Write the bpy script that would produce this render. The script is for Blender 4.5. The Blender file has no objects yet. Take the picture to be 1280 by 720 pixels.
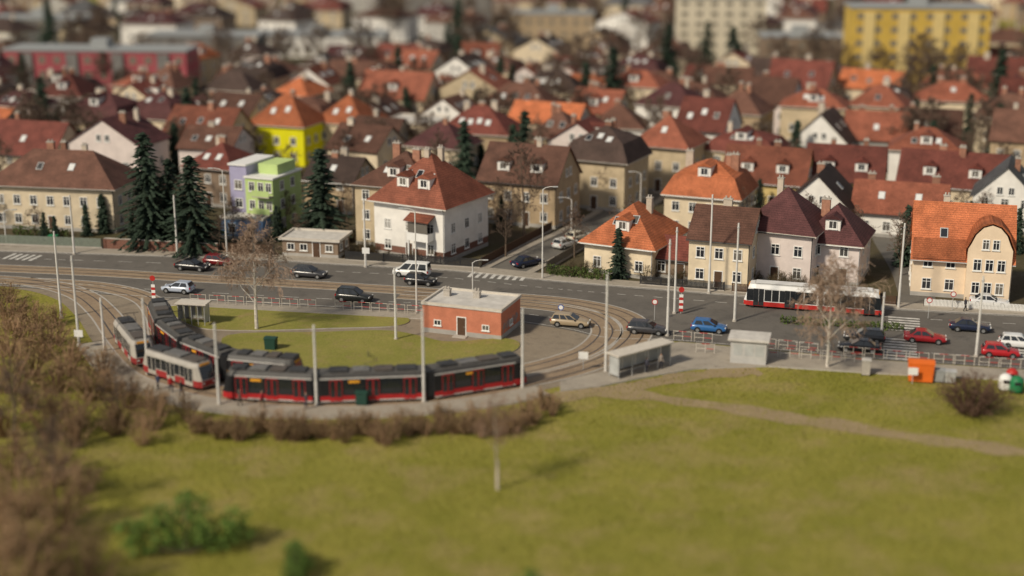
import bpy, bmesh, math, random
from math import sin, cos, pi, atan2, hypot
from mathutils import Vector, Matrix
R = math.radians
rd = random.Random(11)
scn = bpy.context.scene
C = scn.collection
F = 1800.0; T = R(16.0); HC = 50.5; ST = sin(T); CT = cos(T)

def at(px, py, z=0.0):
    u = (px-640)/F; v = (py-360)/F
    k = (HC-z)/(ST+v*CT)
    return Vector((u*k, k*(CT-v*ST), z))
def pxm(py): return CT*(py+156.0)/HC

# ------------------------------------------------------------------ materials
def newmat(name):
    m = bpy.data.materials.new(name); m.use_nodes = True
    nt = m.node_tree
    return m, nt, nt.nodes['Principled BSDF']
def mrange(nt, src, a, b, c, d):
    n = nt.nodes.new('ShaderNodeMapRange')
    n.inputs[1].default_value = a; n.inputs[2].default_value = b
    n.inputs[3].default_value = c; n.inputs[4].default_value = d
    nt.links.new(src, n.inputs[0]); return n.outputs[0]
def mul(nt, a, b):
    n = nt.nodes.new('ShaderNodeMath'); n.operation = 'MULTIPLY'
    nt.links.new(a, n.inputs[0]); nt.links.new(b, n.inputs[1]); return n.outputs[0]
def noise(nt, scale, detail=5, rough=.6, coord='Object'):
    tc = nt.nodes.new('ShaderNodeTexCoord'); n = nt.nodes.new('ShaderNodeTexNoise')
    n.inputs['Scale'].default_value = scale; n.inputs['Detail'].default_value = detail
    n.inputs['Roughness'].default_value = rough
    nt.links.new(tc.outputs[coord], n.inputs['Vector']); return n.outputs[0]
def mat(name, c, rough=.8, var=.15, s=1.5, bump=0., rv=0., metal=0., spec=.3, fine=0.):
    m, nt, b = newmat(name)
    val = mrange(nt, noise(nt, s), .3, .7, 1-var, 1+var)
    if fine: val = mul(nt, val, mrange(nt, noise(nt, s*9, 2), .3, .7, 1-fine, 1+fine))
    if rv:
        oi = nt.nodes.new('ShaderNodeObjectInfo')
        val = mul(nt, val, mrange(nt, oi.outputs['Random'], 0, 1, 1-rv, 1+rv))
    vm = nt.nodes.new('ShaderNodeVectorMath'); vm.operation = 'SCALE'
    vm.inputs[0].default_value = c
    nt.links.new(val, vm.inputs['Scale']); nt.links.new(vm.outputs[0], b.inputs['Base Color'])
    b.inputs['Roughness'].default_value = rough; b.inputs['Metallic'].default_value = metal
    b.inputs['Specular IOR Level'].default_value = spec
    if bump:
        bn = nt.nodes.new('ShaderNodeBump'); bn.inputs['Strength'].default_value = bump
        bn.inputs['Distance'].default_value = .1
        nt.links.new(noise(nt, s*8, 3), bn.inputs['Height']); nt.links.new(bn.outputs[0], b.inputs['Normal'])
    return m
def roofmat(name, c):
    m, nt, b = newmat(name)
    val = mrange(nt, noise(nt, .5, 5), .3, .7, .66, 1.28)
    val = mul(nt, val, mrange(nt, noise(nt, 7, 2), .3, .7, .68, 1.3))
    tc = nt.nodes.new('ShaderNodeTexCoord'); sp = nt.nodes.new('ShaderNodeSeparateXYZ')
    nt.links.new(tc.outputs['Object'], sp.inputs[0])
    mm = nt.nodes.new('ShaderNodeMath'); mm.operation = 'MULTIPLY'; mm.inputs[1].default_value = 4.2
    nt.links.new(sp.outputs['Z'], mm.inputs[0])
    fr = nt.nodes.new('ShaderNodeMath'); fr.operation = 'FRACT'; nt.links.new(mm.outputs[0], fr.inputs[0])
    val = mul(nt, val, mrange(nt, fr.outputs[0], 0, .5, .7, 1.06))
    oi = nt.nodes.new('ShaderNodeObjectInfo')
    val = mul(nt, val, mrange(nt, oi.outputs['Random'], 0, 1, .65, 1.25))
    vm = nt.nodes.new('ShaderNodeVectorMath'); vm.operation = 'SCALE'; vm.inputs[0].default_value = c
    nt.links.new(val, vm.inputs['Scale']); nt.links.new(vm.outputs[0], b.inputs['Base Color'])
    b.inputs['Roughness'].default_value = .75; b.inputs['Specular IOR Level'].default_value = .25
    bn = nt.nodes.new('ShaderNodeBump'); bn.inputs['Strength'].default_value = .5; bn.inputs['Distance'].default_value = .08
    nt.links.new(fr.outputs[0], bn.inputs['Height']); nt.links.new(bn.outputs[0], b.inputs['Normal'])
    return m
def mixmat(name, cols, scales, rough=.95, bump=.3, bs=6., fine=.25, lim=(.52, .72)):
    """three colours blended by two noises"""
    m, nt, b = newmat(name)
    def mixc(f, A, Bc):
        n = nt.nodes.new('ShaderNodeMix'); n.data_type = 'RGBA'
        nt.links.new(f, n.inputs[0])
        for i, c in ((6, A), (7, Bc)):
            if isinstance(c, tuple): n.inputs[i].default_value = (*c, 1)
            else: nt.links.new(c, n.inputs[i])
        return n.outputs[2]
    c1 = mixc(mrange(nt, noise(nt, scales[0], 8, .7), .36, .64, 0, 1), cols[0], cols[1])
    c2 = mixc(mrange(nt, noise(nt, scales[1], 8, .7), lim[0], lim[1], 0, 1), c1, cols[2])
    vm = nt.nodes.new('ShaderNodeVectorMath'); vm.operation = 'SCALE'
    nt.links.new(c2, vm.inputs[0]); nt.links.new(mrange(nt, noise(nt, bs, 4, .7), .3, .7, 1-fine, 1+fine), vm.inputs['Scale'])
    nt.links.new(vm.outputs[0], b.inputs['Base Color'])
    b.inputs['Roughness'].default_value = rough; b.inputs['Specular IOR Level'].default_value = .15
    bn = nt.nodes.new('ShaderNodeBump'); bn.inputs['Strength'].default_value = bump; bn.inputs['Distance'].default_value = .15
    nt.links.new(noise(nt, bs, 4, .7), bn.inputs['Height']); nt.links.new(bn.outputs[0], b.inputs['Normal'])
    return m
def glassmat():
    m, nt, b = newmat('window_glass')
    oi = nt.nodes.new('ShaderNodeObjectInfo')
    cr = nt.nodes.new('ShaderNodeValToRGB'); e = cr.color_ramp.elements
    e[0].position = 0; e[0].color = (.012, .014, .018, 1); e[1].position = 1; e[1].color = (.2, .18, .15, 1)
    x = e.new(.6); x.color = (.03, .033, .04, 1)
    nt.links.new(oi.outputs['Random'], cr.inputs[0]); nt.links.new(cr.outputs[0], b.inputs['Base Color'])
    b.inputs['Roughness'].default_value = .12; b.inputs['Specular IOR Level'].default_value = .4
    return m
def brickmat():
    m, nt, b = newmat('brick')
    tc = nt.nodes.new('ShaderNodeTexCoord'); sp = nt.nodes.new('ShaderNodeSeparateXYZ'); cb = nt.nodes.new('ShaderNodeCombineXYZ')
    nt.links.new(tc.outputs['Object'], sp.inputs[0])
    ad = nt.nodes.new('ShaderNodeMath'); nt.links.new(sp.outputs['X'], ad.inputs[0]); nt.links.new(sp.outputs['Y'], ad.inputs[1])
    nt.links.new(ad.outputs[0], cb.inputs['X']); nt.links.new(sp.outputs['Z'], cb.inputs['Y'])
    br = nt.nodes.new('ShaderNodeTexBrick'); br.inputs['Scale'].default_value = 3
    br.inputs['Color1'].default_value = (.22, .085, .055, 1); br.inputs['Color2'].default_value = (.14, .06, .04, 1)
    br.inputs['Mortar'].default_value = (.22, .17, .14, 1); br.inputs['Mortar Size'].default_value = .012
    nt.links.new(cb.outputs[0], br.inputs['Vector']); nt.links.new(br.outputs['Color'], b.inputs['Base Color'])
    b.inputs['Roughness'].default_value = .9
    return m

GL = glassmat(); BRICK = brickmat()
W = dict(cream=mat('cream_render', (.68, .57, .41), .9, .14, .6, rv=.12), beige=mat('beige_render', (.52, .42, .28), .9, .16, .6, rv=.14),
    white=mat('white_render', (.78, .75, .7), .9, .1, .6), pink=mat('pink_grey_render', (.68, .59, .55), .9, .1, .6),
    peach=mat('peach_render', (.78, .62, .45), .9, .08, .6), yellow=mat('yellow_render', (.64, .49, .21), .9, .1, .6),
    lime=mat('lime_yellow_render', (.74, .7, .012), .9, .06, .6), ochre=mat('ochre_render', (.44, .33, .21), .9, .16, .6, rv=.1),
    brown=mat('brown_render', (.24, .175, .125), .9, .18, .6), grey=mat('grey_render', (.38, .36, .33), .9, .14, .6, rv=.12),
    brick=BRICK, green=mat('apple_green_render', (.47, .6, .24), .9, .06, .6), purple=mat('lilac_render', (.38, .36, .52), .9, .06, .6),
    blue=mat('sky_blue_render', (.2, .33, .55), .9, .1, .6), salmon=mat('salmon_render', (.52, .19, .115), .9, .14, .8, fine=.08))
RF = dict(orange=roofmat('orange_tiles', (.45, .14, .06)), terracotta=roofmat('terracotta_tiles', (.25, .083, .05)),
    red=roofmat('red_tiles', (.16, .047, .035)), maroon=roofmat('maroon_tiles', (.088, .033, .033)),
    brown=roofmat('brown_tiles', (.125, .06, .042)), dark=roofmat('dark_brown_tiles', (.062, .04, .033)), grey=roofmat('grey_slate', (.13, .13, .135)))
FLATR = mat('roofing_felt', (.56, .53, .49), .9, .18, .8)
WHITE = mat('white_paint', (.78, .77, .74), .5, .06, 2); TRIM = mat('pale_trim', (.58, .53, .46), .8, .1, 2)
DARK = mat('dark_metal', (.03, .03, .032), .5, .1, 3); BLACK = mat('black_rubber', (.018, .018, .018), .8, .1, 5)
STEEL = mat('galvanised_steel', (.5, .5, .49), .5, .12, 2, metal=.2); POLEM = mat('pale_pole_paint', (.64, .62, .58), .55, .12, 1)
CONC = mat('concrete', (.44, .4, .35), .9, .16, .8, bump=.2, fine=.1)
CHIM = mat('chimney_brick', (.3, .15, .1), .9, .25, 2, rv=.3); CHIMW = mat('rendered_chimney', (.55, .47, .38), .9, .15, 2, rv=.15)
WOODD = mat('dark_wood', (.09, .05, .03), .8, .2, 3); WOODG = mat('weathered_wood', (.22, .19, .15), .9, .2, 3)
SIGRED = mat('red_paint', (.46, .03, .025), .45, .12, 3); TRED = mat('tram_red', (.4, .022, .024), .4, .15, 1); CHROME = mat('silver_rim', (.45, .46, .47), .35, .1, 3, metal=.7)
LAMP_R = mat('red_lamp_lens', (.4, .01, .01), .2, .05, 3); LAMP_W = mat('clear_lamp_lens', (.7, .7, .68), .15, .05, 3, spec=.6)
CARGL = mat('car_glass', (.018, .021, .025), .06, .1, 2, spec=.7); PALEGL = mat('pale_shelter_glass', (.42, .43, .42), .2, .15, 1, spec=.5)
BLOCKGL = mat('far_window_glass', (.13, .12, .11), .3, .2, 1); BLOCKFR = mat('far_window_frame', (.4, .34, .24), .8, .1, 1)
AMBER = mat('amber_display', (.8, .36, .03), .5, .1, 2)
GREENP = mat('green_plastic', (.02, .18, .07), .5, .1, 2); DKGREEN = mat('dark_green_paint', (.02, .06, .045), .5, .1, 2)
ORPAINT = mat('orange_paint', (.74, .15, .02), .55, .1, 1); GREYP = mat('grey_plastic', (.3, .31, .31), .6, .1, 2)
ASPH = mixmat('asphalt', ((.125, .114, .102), (.16, .145, .128), (.098, .089, .081)), (.12, .4), .9, .15, 9, .16)
ASPHS = mixmat('side_street_asphalt', ((.14, .13, .115), (.17, .155, .135), (.11, .1, .09)), (.2, .7), .9, .15, 9, .12)
PAVE = mixmat('pavement_slabs', ((.33, .29, .24), (.38, .335, .275), (.25, .22, .18)), (.3, .8), .9, .15, 8, .14)
LOOPP = mixmat('loop_paving_stone', ((.24, .195, .145), (.29, .24, .18), (.18, .15, .115)), (.25, .7), .9, .2, 8, .18)
SETTS = mixmat('track_setts', ((.28, .205, .14), (.33, .25, .17), (.2, .15, .105)), (.3, .9), .9, .3, 10, .22)
KERB = mat('kerb_stone', (.42, .39, .35), .9, .15, 2)
GRASS = mixmat('lawn_grass', ((.2, .195, .03), (.275, .248, .052), (.33, .255, .11)), (.1, .16), 1., .8, 3, .36, (.48, .74))
GRASS2 = mixmat('loop_lawn_grass', ((.21, .21, .045), (.28, .25, .07), (.3, .22, .1)), (.15, .4), 1., .5, 6, .3)
GARDEN = mixmat('garden_ground', ((.075, .068, .032), (.1, .075, .05), (.15, .125, .09)), (.06, .2), 1., .4, 4, .3)
DIRT = mixmat('trodden_dirt', ((.29, .22, .125), (.34, .26, .15), (.24, .21, .07)), (.3, .4), 1., .4, 5, .25)
PAINTL = mat('road_marking_paint', (.56, .54, .5), .8, .35, 1.5)
BARK = mat('brown_bark', (.15, .11, .08), .95, .25, 4); BIRCH = mat('birch_bark', (.6, .55, .48), .9, .35, 3)
TWIG = mat('bare_twigs', (.13, .09, .067), .95, .25, 1, rv=.25); TWIGB = mat('birch_twigs', (.31, .22, .16), .95, .2, 1)
SHTWIG = mat('shrub_twigs', (.27, .17, .1), .95, .3, .8, rv=.3); SHLEAF = mat('dry_shrub_leaves', (.25, .175, .085), .95, .4, .8, rv=.38)
GTWIG = mat('garden_shrub_twigs', (.12, .085, .05), .95, .3, .8, rv=.3); GLEAF = mat('garden_shrub_leaves', (.06, .065, .028), .95, .4, .8, rv=.4)
FIR = mat('fir_needles', (.024, .04, .025), .9, .4, 1.2, rv=.2); LEAF = mat('evergreen_leaves', (.1, .165, .03), .85, .5, .8, rv=.15)
HEDGE = mat('hedge_leaves', (.07, .1, .025), .9, .4, 1.5, rv=.2)

# ------------------------------------------------------------------ mesh helpers
class MB:
    def __init__(s): s.v = []; s.f = []; s.m = []
    def add(s, vs, fs, mi=0):
        o = len(s.v); s.v.extend(tuple(v) for v in vs)
        for f in fs: s.f.append([i+o for i in f]); s.m.append(mi)
        return s
    def box(s, x0, y0, z0, x1, y1, z1, mi=0):
        return s.add([(x0, y0, z0), (x1, y0, z0), (x1, y1, z0), (x0, y1, z0), (x0, y0, z1), (x1, y0, z1), (x1, y1, z1), (x0, y1, z1)],
            [(3, 2, 1, 0), (4, 5, 6, 7), (0, 1, 5, 4), (1, 2, 6, 5), (2, 3, 7, 6), (3, 0, 4, 7)], mi)
    def loft(s, rings, mi=0, caps=True, segm=None):
        n = len(rings[0]); o = len(s.v)
        for r in rings: s.v.extend(tuple(p) for p in r)
        for i in range(len(rings)-1):
            for j in range(n):
                a = o+i*n+j; b = o+i*n+(j+1) % n
                s.f.append([a, b, b+n, a+n]); s.m.append(segm[j] if segm else mi)
        if caps:
            s.f.append([o+j for j in reversed(range(n))]); s.m.append(mi)
            s.f.append([o+(len(rings)-1)*n+j for j in range(n)]); s.m.append(mi)
        return s
    def prism_x(s, poly, x0, x1, mi=0): return s.loft([[(x0, y, z) for y, z in poly], [(x1, y, z) for y, z in poly]], mi)
    def prism_y(s, poly, y0, y1, mi=0): return s.loft([[(x, y0, z) for x, z in poly], [(x, y1, z) for x, z in poly]], mi)
    def tube(s, pts, rs, n=6, mi=0, caps=False):
        rings = []
        for i, p in enumerate(pts):
            p = Vector(p)
            d = (Vector(pts[min(i+1, len(pts)-1)])-Vector(pts[max(i-1, 0)])).normalized()
            a = d.cross(Vector((.31, .95, .02))) if abs(d.z) > .9 else d.cross(Vector((0, 0, 1)))
            a.normalize(); b = d.cross(a)
            r = rs[i] if isinstance(rs, (list, tuple)) else rs
            rings.append([p+a*(r*cos(2*pi*k/n))+b*(r*sin(2*pi*k/n)) for k in range(n)])
        return s.loft(rings, mi, caps)
    def cyl_y(s, x, z, r, y0, y1, n=16, mi=0):
        return s.prism_y([(x+r*cos(2*pi*k/n), z+r*sin(2*pi*k/n)) for k in range(n)], y0, y1, mi)
    def mesh(s, name, mats, smooth=False, bevel=0):
        me = bpy.data.meshes.new(name); me.from_pydata(s.v, [], s.f)
        for m in (mats if isinstance(mats, (list, tuple)) else [mats]): me.materials.append(m)
        me.polygons.foreach_set('material_index', s.m)
        if bevel or smooth:
            b = bmesh.new(); b.from_mesh(me)
            bmesh.ops.recalc_face_normals(b, faces=b.faces)
            if bevel:
                es = [e for e in b.edges if len(e.link_faces) == 2 and e.calc_face_angle(0) > .45]
                bmesh.ops.bevel(b, geom=es, offset=bevel, segments=2, affect='EDGES', clamp_overlap=True)
            b.to_mesh(me); b.free()
        if smooth: me.polygons.foreach_set('use_smooth', [True]*len(me.polygons))
        me.update(); return me
    def build(s, name, mats, parent=None, loc=(0, 0, 0), rz=0, smooth=False, bevel=0):
        return place(s.mesh(name, mats, smooth, bevel), name, parent, loc, rz)
def place(me, name, parent=None, loc=(0, 0, 0), rz=0, sc=None):
    o = bpy.data.objects.new(name, me); C.objects.link(o)
    o.location = loc; o.rotation_euler = (0, 0, rz)
    if sc: o.scale = sc if isinstance(sc, (tuple, list)) else (sc, sc, sc)
    if parent: o.parent = parent
    return o
def tag(o, label, cat, group=None, kind=None):
    o['label'] = label; o['category'] = cat
    if group: o['group'] = group
    if kind: o['kind'] = kind
    return o
def thing(name, label, cat, loc, rz=0, group=None, sc=None):
    o = place(None, name, None, loc, rz, sc); o.empty_display_size = .3
    return tag(o, label, cat, group)
def struct(o): o['kind'] = 'structure'; return o
def catmull(P, n=8, closed=False):
    out = []; N = len(P)
    for i in range(N if closed else N-1):
        p = [P[(i+k-1) % N] if closed else P[min(max(i+k-1, 0), N-1)] for k in range(4)]
        for j in range(n):
            t = j/n
            out.append(.5*((2*p[1])+(p[2]-p[0])*t+(2*p[0]-5*p[1]+4*p[2]-p[3])*t*t+(3*p[1]-p[0]-3*p[2]+p[3])*t**3))
    if not closed: out.append(P[-1].copy())
    return out
def offset(P, d):
    out = []
    for i, p in enumerate(P):
        t = P[min(i+1, len(P)-1)]-P[max(i-1, 0)]; t.z = 0; t.normalize()
        out.append(p+Vector((t.y, -t.x, 0))*d)       # d > 0: to the right of travel
    return out
def sheet(name, poly, z, m, thick=0):
    mb = MB(); vs = [(p.x, p.y, z) for p in poly]; n = len(vs)
    mb.add(vs, [list(range(n))])
    if thick:
        mb.add(vs+[(p.x, p.y, z-thick) for p in poly], [(i, (i+1) % n, n+(i+1) % n, n+i) for i in range(n)], 1)
    return struct(mb.build(name, m))
def strip(mb, P, d0, d1, z, mi=0, thick=0):
    A = offset(P, d0); B = offset(P, d1)
    for i in range(len(P)-1):
        q = [A[i], A[i+1], B[i+1], B[i]]
        mb.add([(p.x, p.y, z) for p in q], [(0, 1, 2, 3)], mi)
        if thick:
            mb.add([(A[i].x, A[i].y, z), (A[i+1].x, A[i+1].y, z), (A[i+1].x, A[i+1].y, z-thick), (A[i].x, A[i].y, z-thick)], [(0, 1, 2, 3)], mi+1)
            mb.add([(B[i].x, B[i].y, z), (B[i+1].x, B[i+1].y, z), (B[i+1].x, B[i+1].y, z-thick), (B[i].x, B[i].y, z-thick)], [(0, 1, 2, 3)], mi+1)
    return mb
def PX(L): return [at(*p) for p in L]
def inside(p, poly):
    c = False; j = len(poly)-1
    for i in range(len(poly)):
        a, b = poly[i], poly[j]
        if (a[1] > p[1]) != (b[1] > p[1]) and p[0] < (b[0]-a[0])*(p[1]-a[1])/(b[1]-a[1])+a[0]: c = not c
        j = i
    return c

# ------------------------------------------------------------------ ground, roads, tracks
g = MB(); g.add([(-4000, 20, 0), (4000, 20, 0), (4000, 6000, 0), (-4000, 6000, 0)], [(0, 1, 2, 3)])
struct(g.build('ground', GRASS))
FAR = [(-260, 306), (0, 314), (130, 318), (330, 325), (430, 331), (560, 338), (680, 350), (760, 357), (900, 368), (1100, 385), (1280, 395), (1500, 406)]
NEAR = [(1500, 482), (1280, 462), (1100, 450), (1000, 441), (850, 427), (760, 424), (700, 411), (560, 392), (440, 386), (200, 373), (100, 366), (0, 358), (-260, 344)]
farw = catmull(PX(FAR), 5); nearw = catmull(PX(NEAR), 5)
sheet('garden_ground', farw+[Vector((900, 5500, 0)), Vector((-900, 5500, 0))], .01, GARDEN)
sheet('main_road', farw+nearw, .03, ASPH)
TO = [(-120, 344), (30, 352), (95, 366), (128, 390), (153, 424), (184, 458), (225, 477), (275, 491), (340, 499), (400, 501), (470, 500), (535, 496), (600, 488), (655, 477), (720, 462), (770, 442), (796, 418), (786, 398), (745, 384), (680, 375), (560, 367), (400, 357), (240, 348), (100, 340), (-120, 331)]
TI = [(30, 352), (120, 358), (178, 372), (200, 395), (208, 425), (237, 453), (290, 475), (385, 484), (480, 484), (560, 478), (640, 466), (700, 452), (740, 436), (758, 414), (740, 396), (690, 384), (600, 376), (500, 369)]
tow = catmull(PX(TO), 6); tiw = catmull(PX(TI), 6)
sheet('loop_paving', offset(tow, 3.2)[6:-20], .018, LOOPP)
mb = MB(); strip(mb, tow, -1.6, 1.6, .044); struct(mb.build('outer_track_bed', SETTS))
mb = MB(); strip(mb, tiw, -1.6, 1.6, .05); struct(mb.build('inner_track_bed', SETTS))
RAIL = mat('rail_steel', (.12, .105, .1), .4, .1, 2, metal=.5)
mb = MB()
for P in (tow, tiw):
    for d in (-.72, .72): strip(mb, P, d-.08, d+.08, .066)
struct(mb.build('tram_rails', RAIL))
mb = MB()
for P in (tow, tiw):
    for d in (-1.72, 1.72): strip(mb, P, d-.11, d+.11, .06)
struct(mb.build('track_edge_stones', KERB))
# lawn islands inside the loop
sheet('loop_lawn', catmull(PX([(214, 384), (300, 386), (420, 390), (505, 397), (498, 408), (420, 411), (300, 414), (240, 408)]), 5, True), .13, [GRASS2, KERB], .13)
sheet('loop_lawn', catmull(PX([(285, 420), (400, 416), (480, 414), (522, 420), (560, 428), (630, 424), (650, 432), (630, 445), (560, 460), (450, 468), (350, 462), (292, 446)]), 5, True), .13, [GRASS2, KERB], .13)
# pavements
mb = MB(); strip(mb, farw, -2.6, 0, .15, 0, .15); struct(mb.build('far_pavement', [PAVE, KERB]))
nl = catmull(PX([(205, 374), (330, 381), (440, 387), (560, 393), (610, 398)]), 5)
mb = MB(); strip(mb, nl, .1, 2.6, .14, 0, .14); struct(mb.build('loop_pavement', [PAVE, KERB]))
ow = offset(tow, 1.9)[24:79]
mb = MB(); strip(mb, ow, 0, 3.2, .15, 0, .15); struct(mb.build('tram_platform', [PAVE, KERB]))
PLAT = [(700, 478), (752, 466), (800, 450), (812, 434), (850, 429), (1000, 443), (1100, 452), (1280, 464), (1500, 485), (1500, 500), (1280, 477), (1100, 468), (960, 459), (870, 462), (810, 472), (750, 484), (700, 490)]
sheet('stop_pavement', PX(PLAT), .165, [PAVE, KERB], .165)
# side street and its pavements
ss = catmull(PX([(610, 352), (645, 333), (690, 310), (735, 288), (780, 262), (840, 225), (930, 178), (1010, 140)]), 6)
mb = MB(); strip(mb, ss, -2.6, 2.6, .034); struct(mb.build('side_street', ASPHS))
mb = MB(); strip(mb, ss[4:], -3.7, -2.6, .17, 0, .15); strip(mb, ss[4:], 2.6, 3.7, .17, 0, .15); struct(mb.build('side_street_pavement', [PAVE, KERB]))
s2 = catmull(PX([(1150, 385), (1135, 340), (1110, 300), (1090, 262), (1075, 225), (1060, 190)]), 6)
mb = MB(); strip(mb, s2, -2.2, 2.2, .036); struct(mb.build('side_lane', ASPHS))
# dirt path: jittered edges
def dirt(L, w, name, z):
    P = catmull(PX(L), 5); A = offset(P, -w/2); B = offset(P, w/2); mb = MB()
    for q in (A, B):
        for p in q: p.x += rd.uniform(-.3, .3); p.y += rd.uniform(-.6, .6)
    for i in range(len(P)-1): mb.add([(p.x, p.y, z) for p in (A[i], A[i+1], B[i+1], B[i])], [(0, 1, 2, 3)])
    struct(mb.build(name, DIRT))
dirt([(690, 498), (740, 491), (830, 498), (960, 518), (1100, 540), (1280, 566), (1500, 594)], 2.6, 'dirt_path', .024)
dirt([(700, 496), (760, 488), (830, 476), (900, 467), (950, 463)], 2.8, 'dirt_branch_path', .028)
# markings
mb = MB()
def dashes(P, d, n0=1, n1=2, w=.13):
    for i in range(0, len(P)-1, n1):
        seg = P[i:i+n0+1]; strip(mb, seg, d-w/2, d+w/2, .058)
dashes(catmull(PX(FAR), 12), 3.6); dashes(catmull(PX(NEAR), 12), 3.4)
strip(mb, farw, .35, .47, .056); strip(mb, nearw, .35, .47, .056)
road_dir = (at(1280, 430)-at(0, 335)).normalized(); road_n = Vector((-road_dir.y, road_dir.x, 0)); road_a = atan2(road_dir.y, road_dir.x)
def zebra(px, py, n, L, wstripe, u, v):
    c = at(px, py)
    for i in range(n):
        o = c+u*((i-n/2)*wstripe*2)
        q = [o-v*L/2, o+u*wstripe-v*L/2, o+u*wstripe+v*L/2, o+v*L/2]
        mb.add([(p.x, p.y, .064) for p in q], [(0, 1, 2, 3)])
zebra(625, 345, 8, 3.5, .5, road_dir, road_n)
zebra(1125, 436, 8, 3.6, .5, road_n, road_dir); zebra(1130, 405, 6, 3.6, .5, road_n, road_dir); zebra(1268, 437, 7, 3.4, .5, road_n, road_dir)
zebra(30, 322, 5, 3, .5, road_dir, road_n)
struct(mb.build('road_markings', PAINTL))

# ------------------------------------------------------------------ houses
HF = []      # footprints (x, y, r)
_wc = {}
def window_mesh(w, h, near):
    k = (round(w, 2), round(h, 2), near)
    if k in _wc: return _wc[k]
    mb = MB(); t = .1
    mb.box(-w/2, -.07, 0, -w/2+t, .02, h); mb.box(w/2-t, -.07, 0, w/2, .02, h)
    mb.box(-w/2+t, -.07, 0, w/2-t, .02, t); mb.box(-w/2+t, -.07, h-t, w/2-t, .02, h)
    if w > .8: mb.box(-.035, -.06, t, .035, .01, h-t)
    if h > 1.2: mb.box(-w/2+t, -.055, h*.68, w/2-t, .012, h*.68+.06)
    mb.box(-w/2-.08, -.14, -.09, w/2+.08, .02, -.005)
    pn = MB(); pn.add([(-w/2+t, -.02, t), (w/2-t, -.02, t), (w/2-t, -.02, h-t), (-w/2+t, -.02, h-t)], [(0, 1, 2, 3)])
    if near == 1: r = (mb.mesh('window', WHITE), pn.mesh('pane', GL))
    else:
        mb.add(pn.v, pn.f, 1); r = (mb.mesh('window', [WHITE, GL] if near == 0 else [BLOCKFR, BLOCKGL]), None)
    _wc[k] = r; return r
def window(root, x, y, z, rz, w, h, near):
    a, b = window_mesh(w, h, near)
    o = place(a, 'window', root, (x, y, z), rz)
    if b: place(b, 'pane', o)
    return o
def wallpt(face, u, w, d, out=0.):
    if face == 'f': return (u, -d/2-out, 0)
    if face == 'r': return (w/2+out, u, pi/2)
    if face == 'l': return (-w/2-out, -u, -pi/2)
    return (-u, d/2+out, pi)
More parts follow.
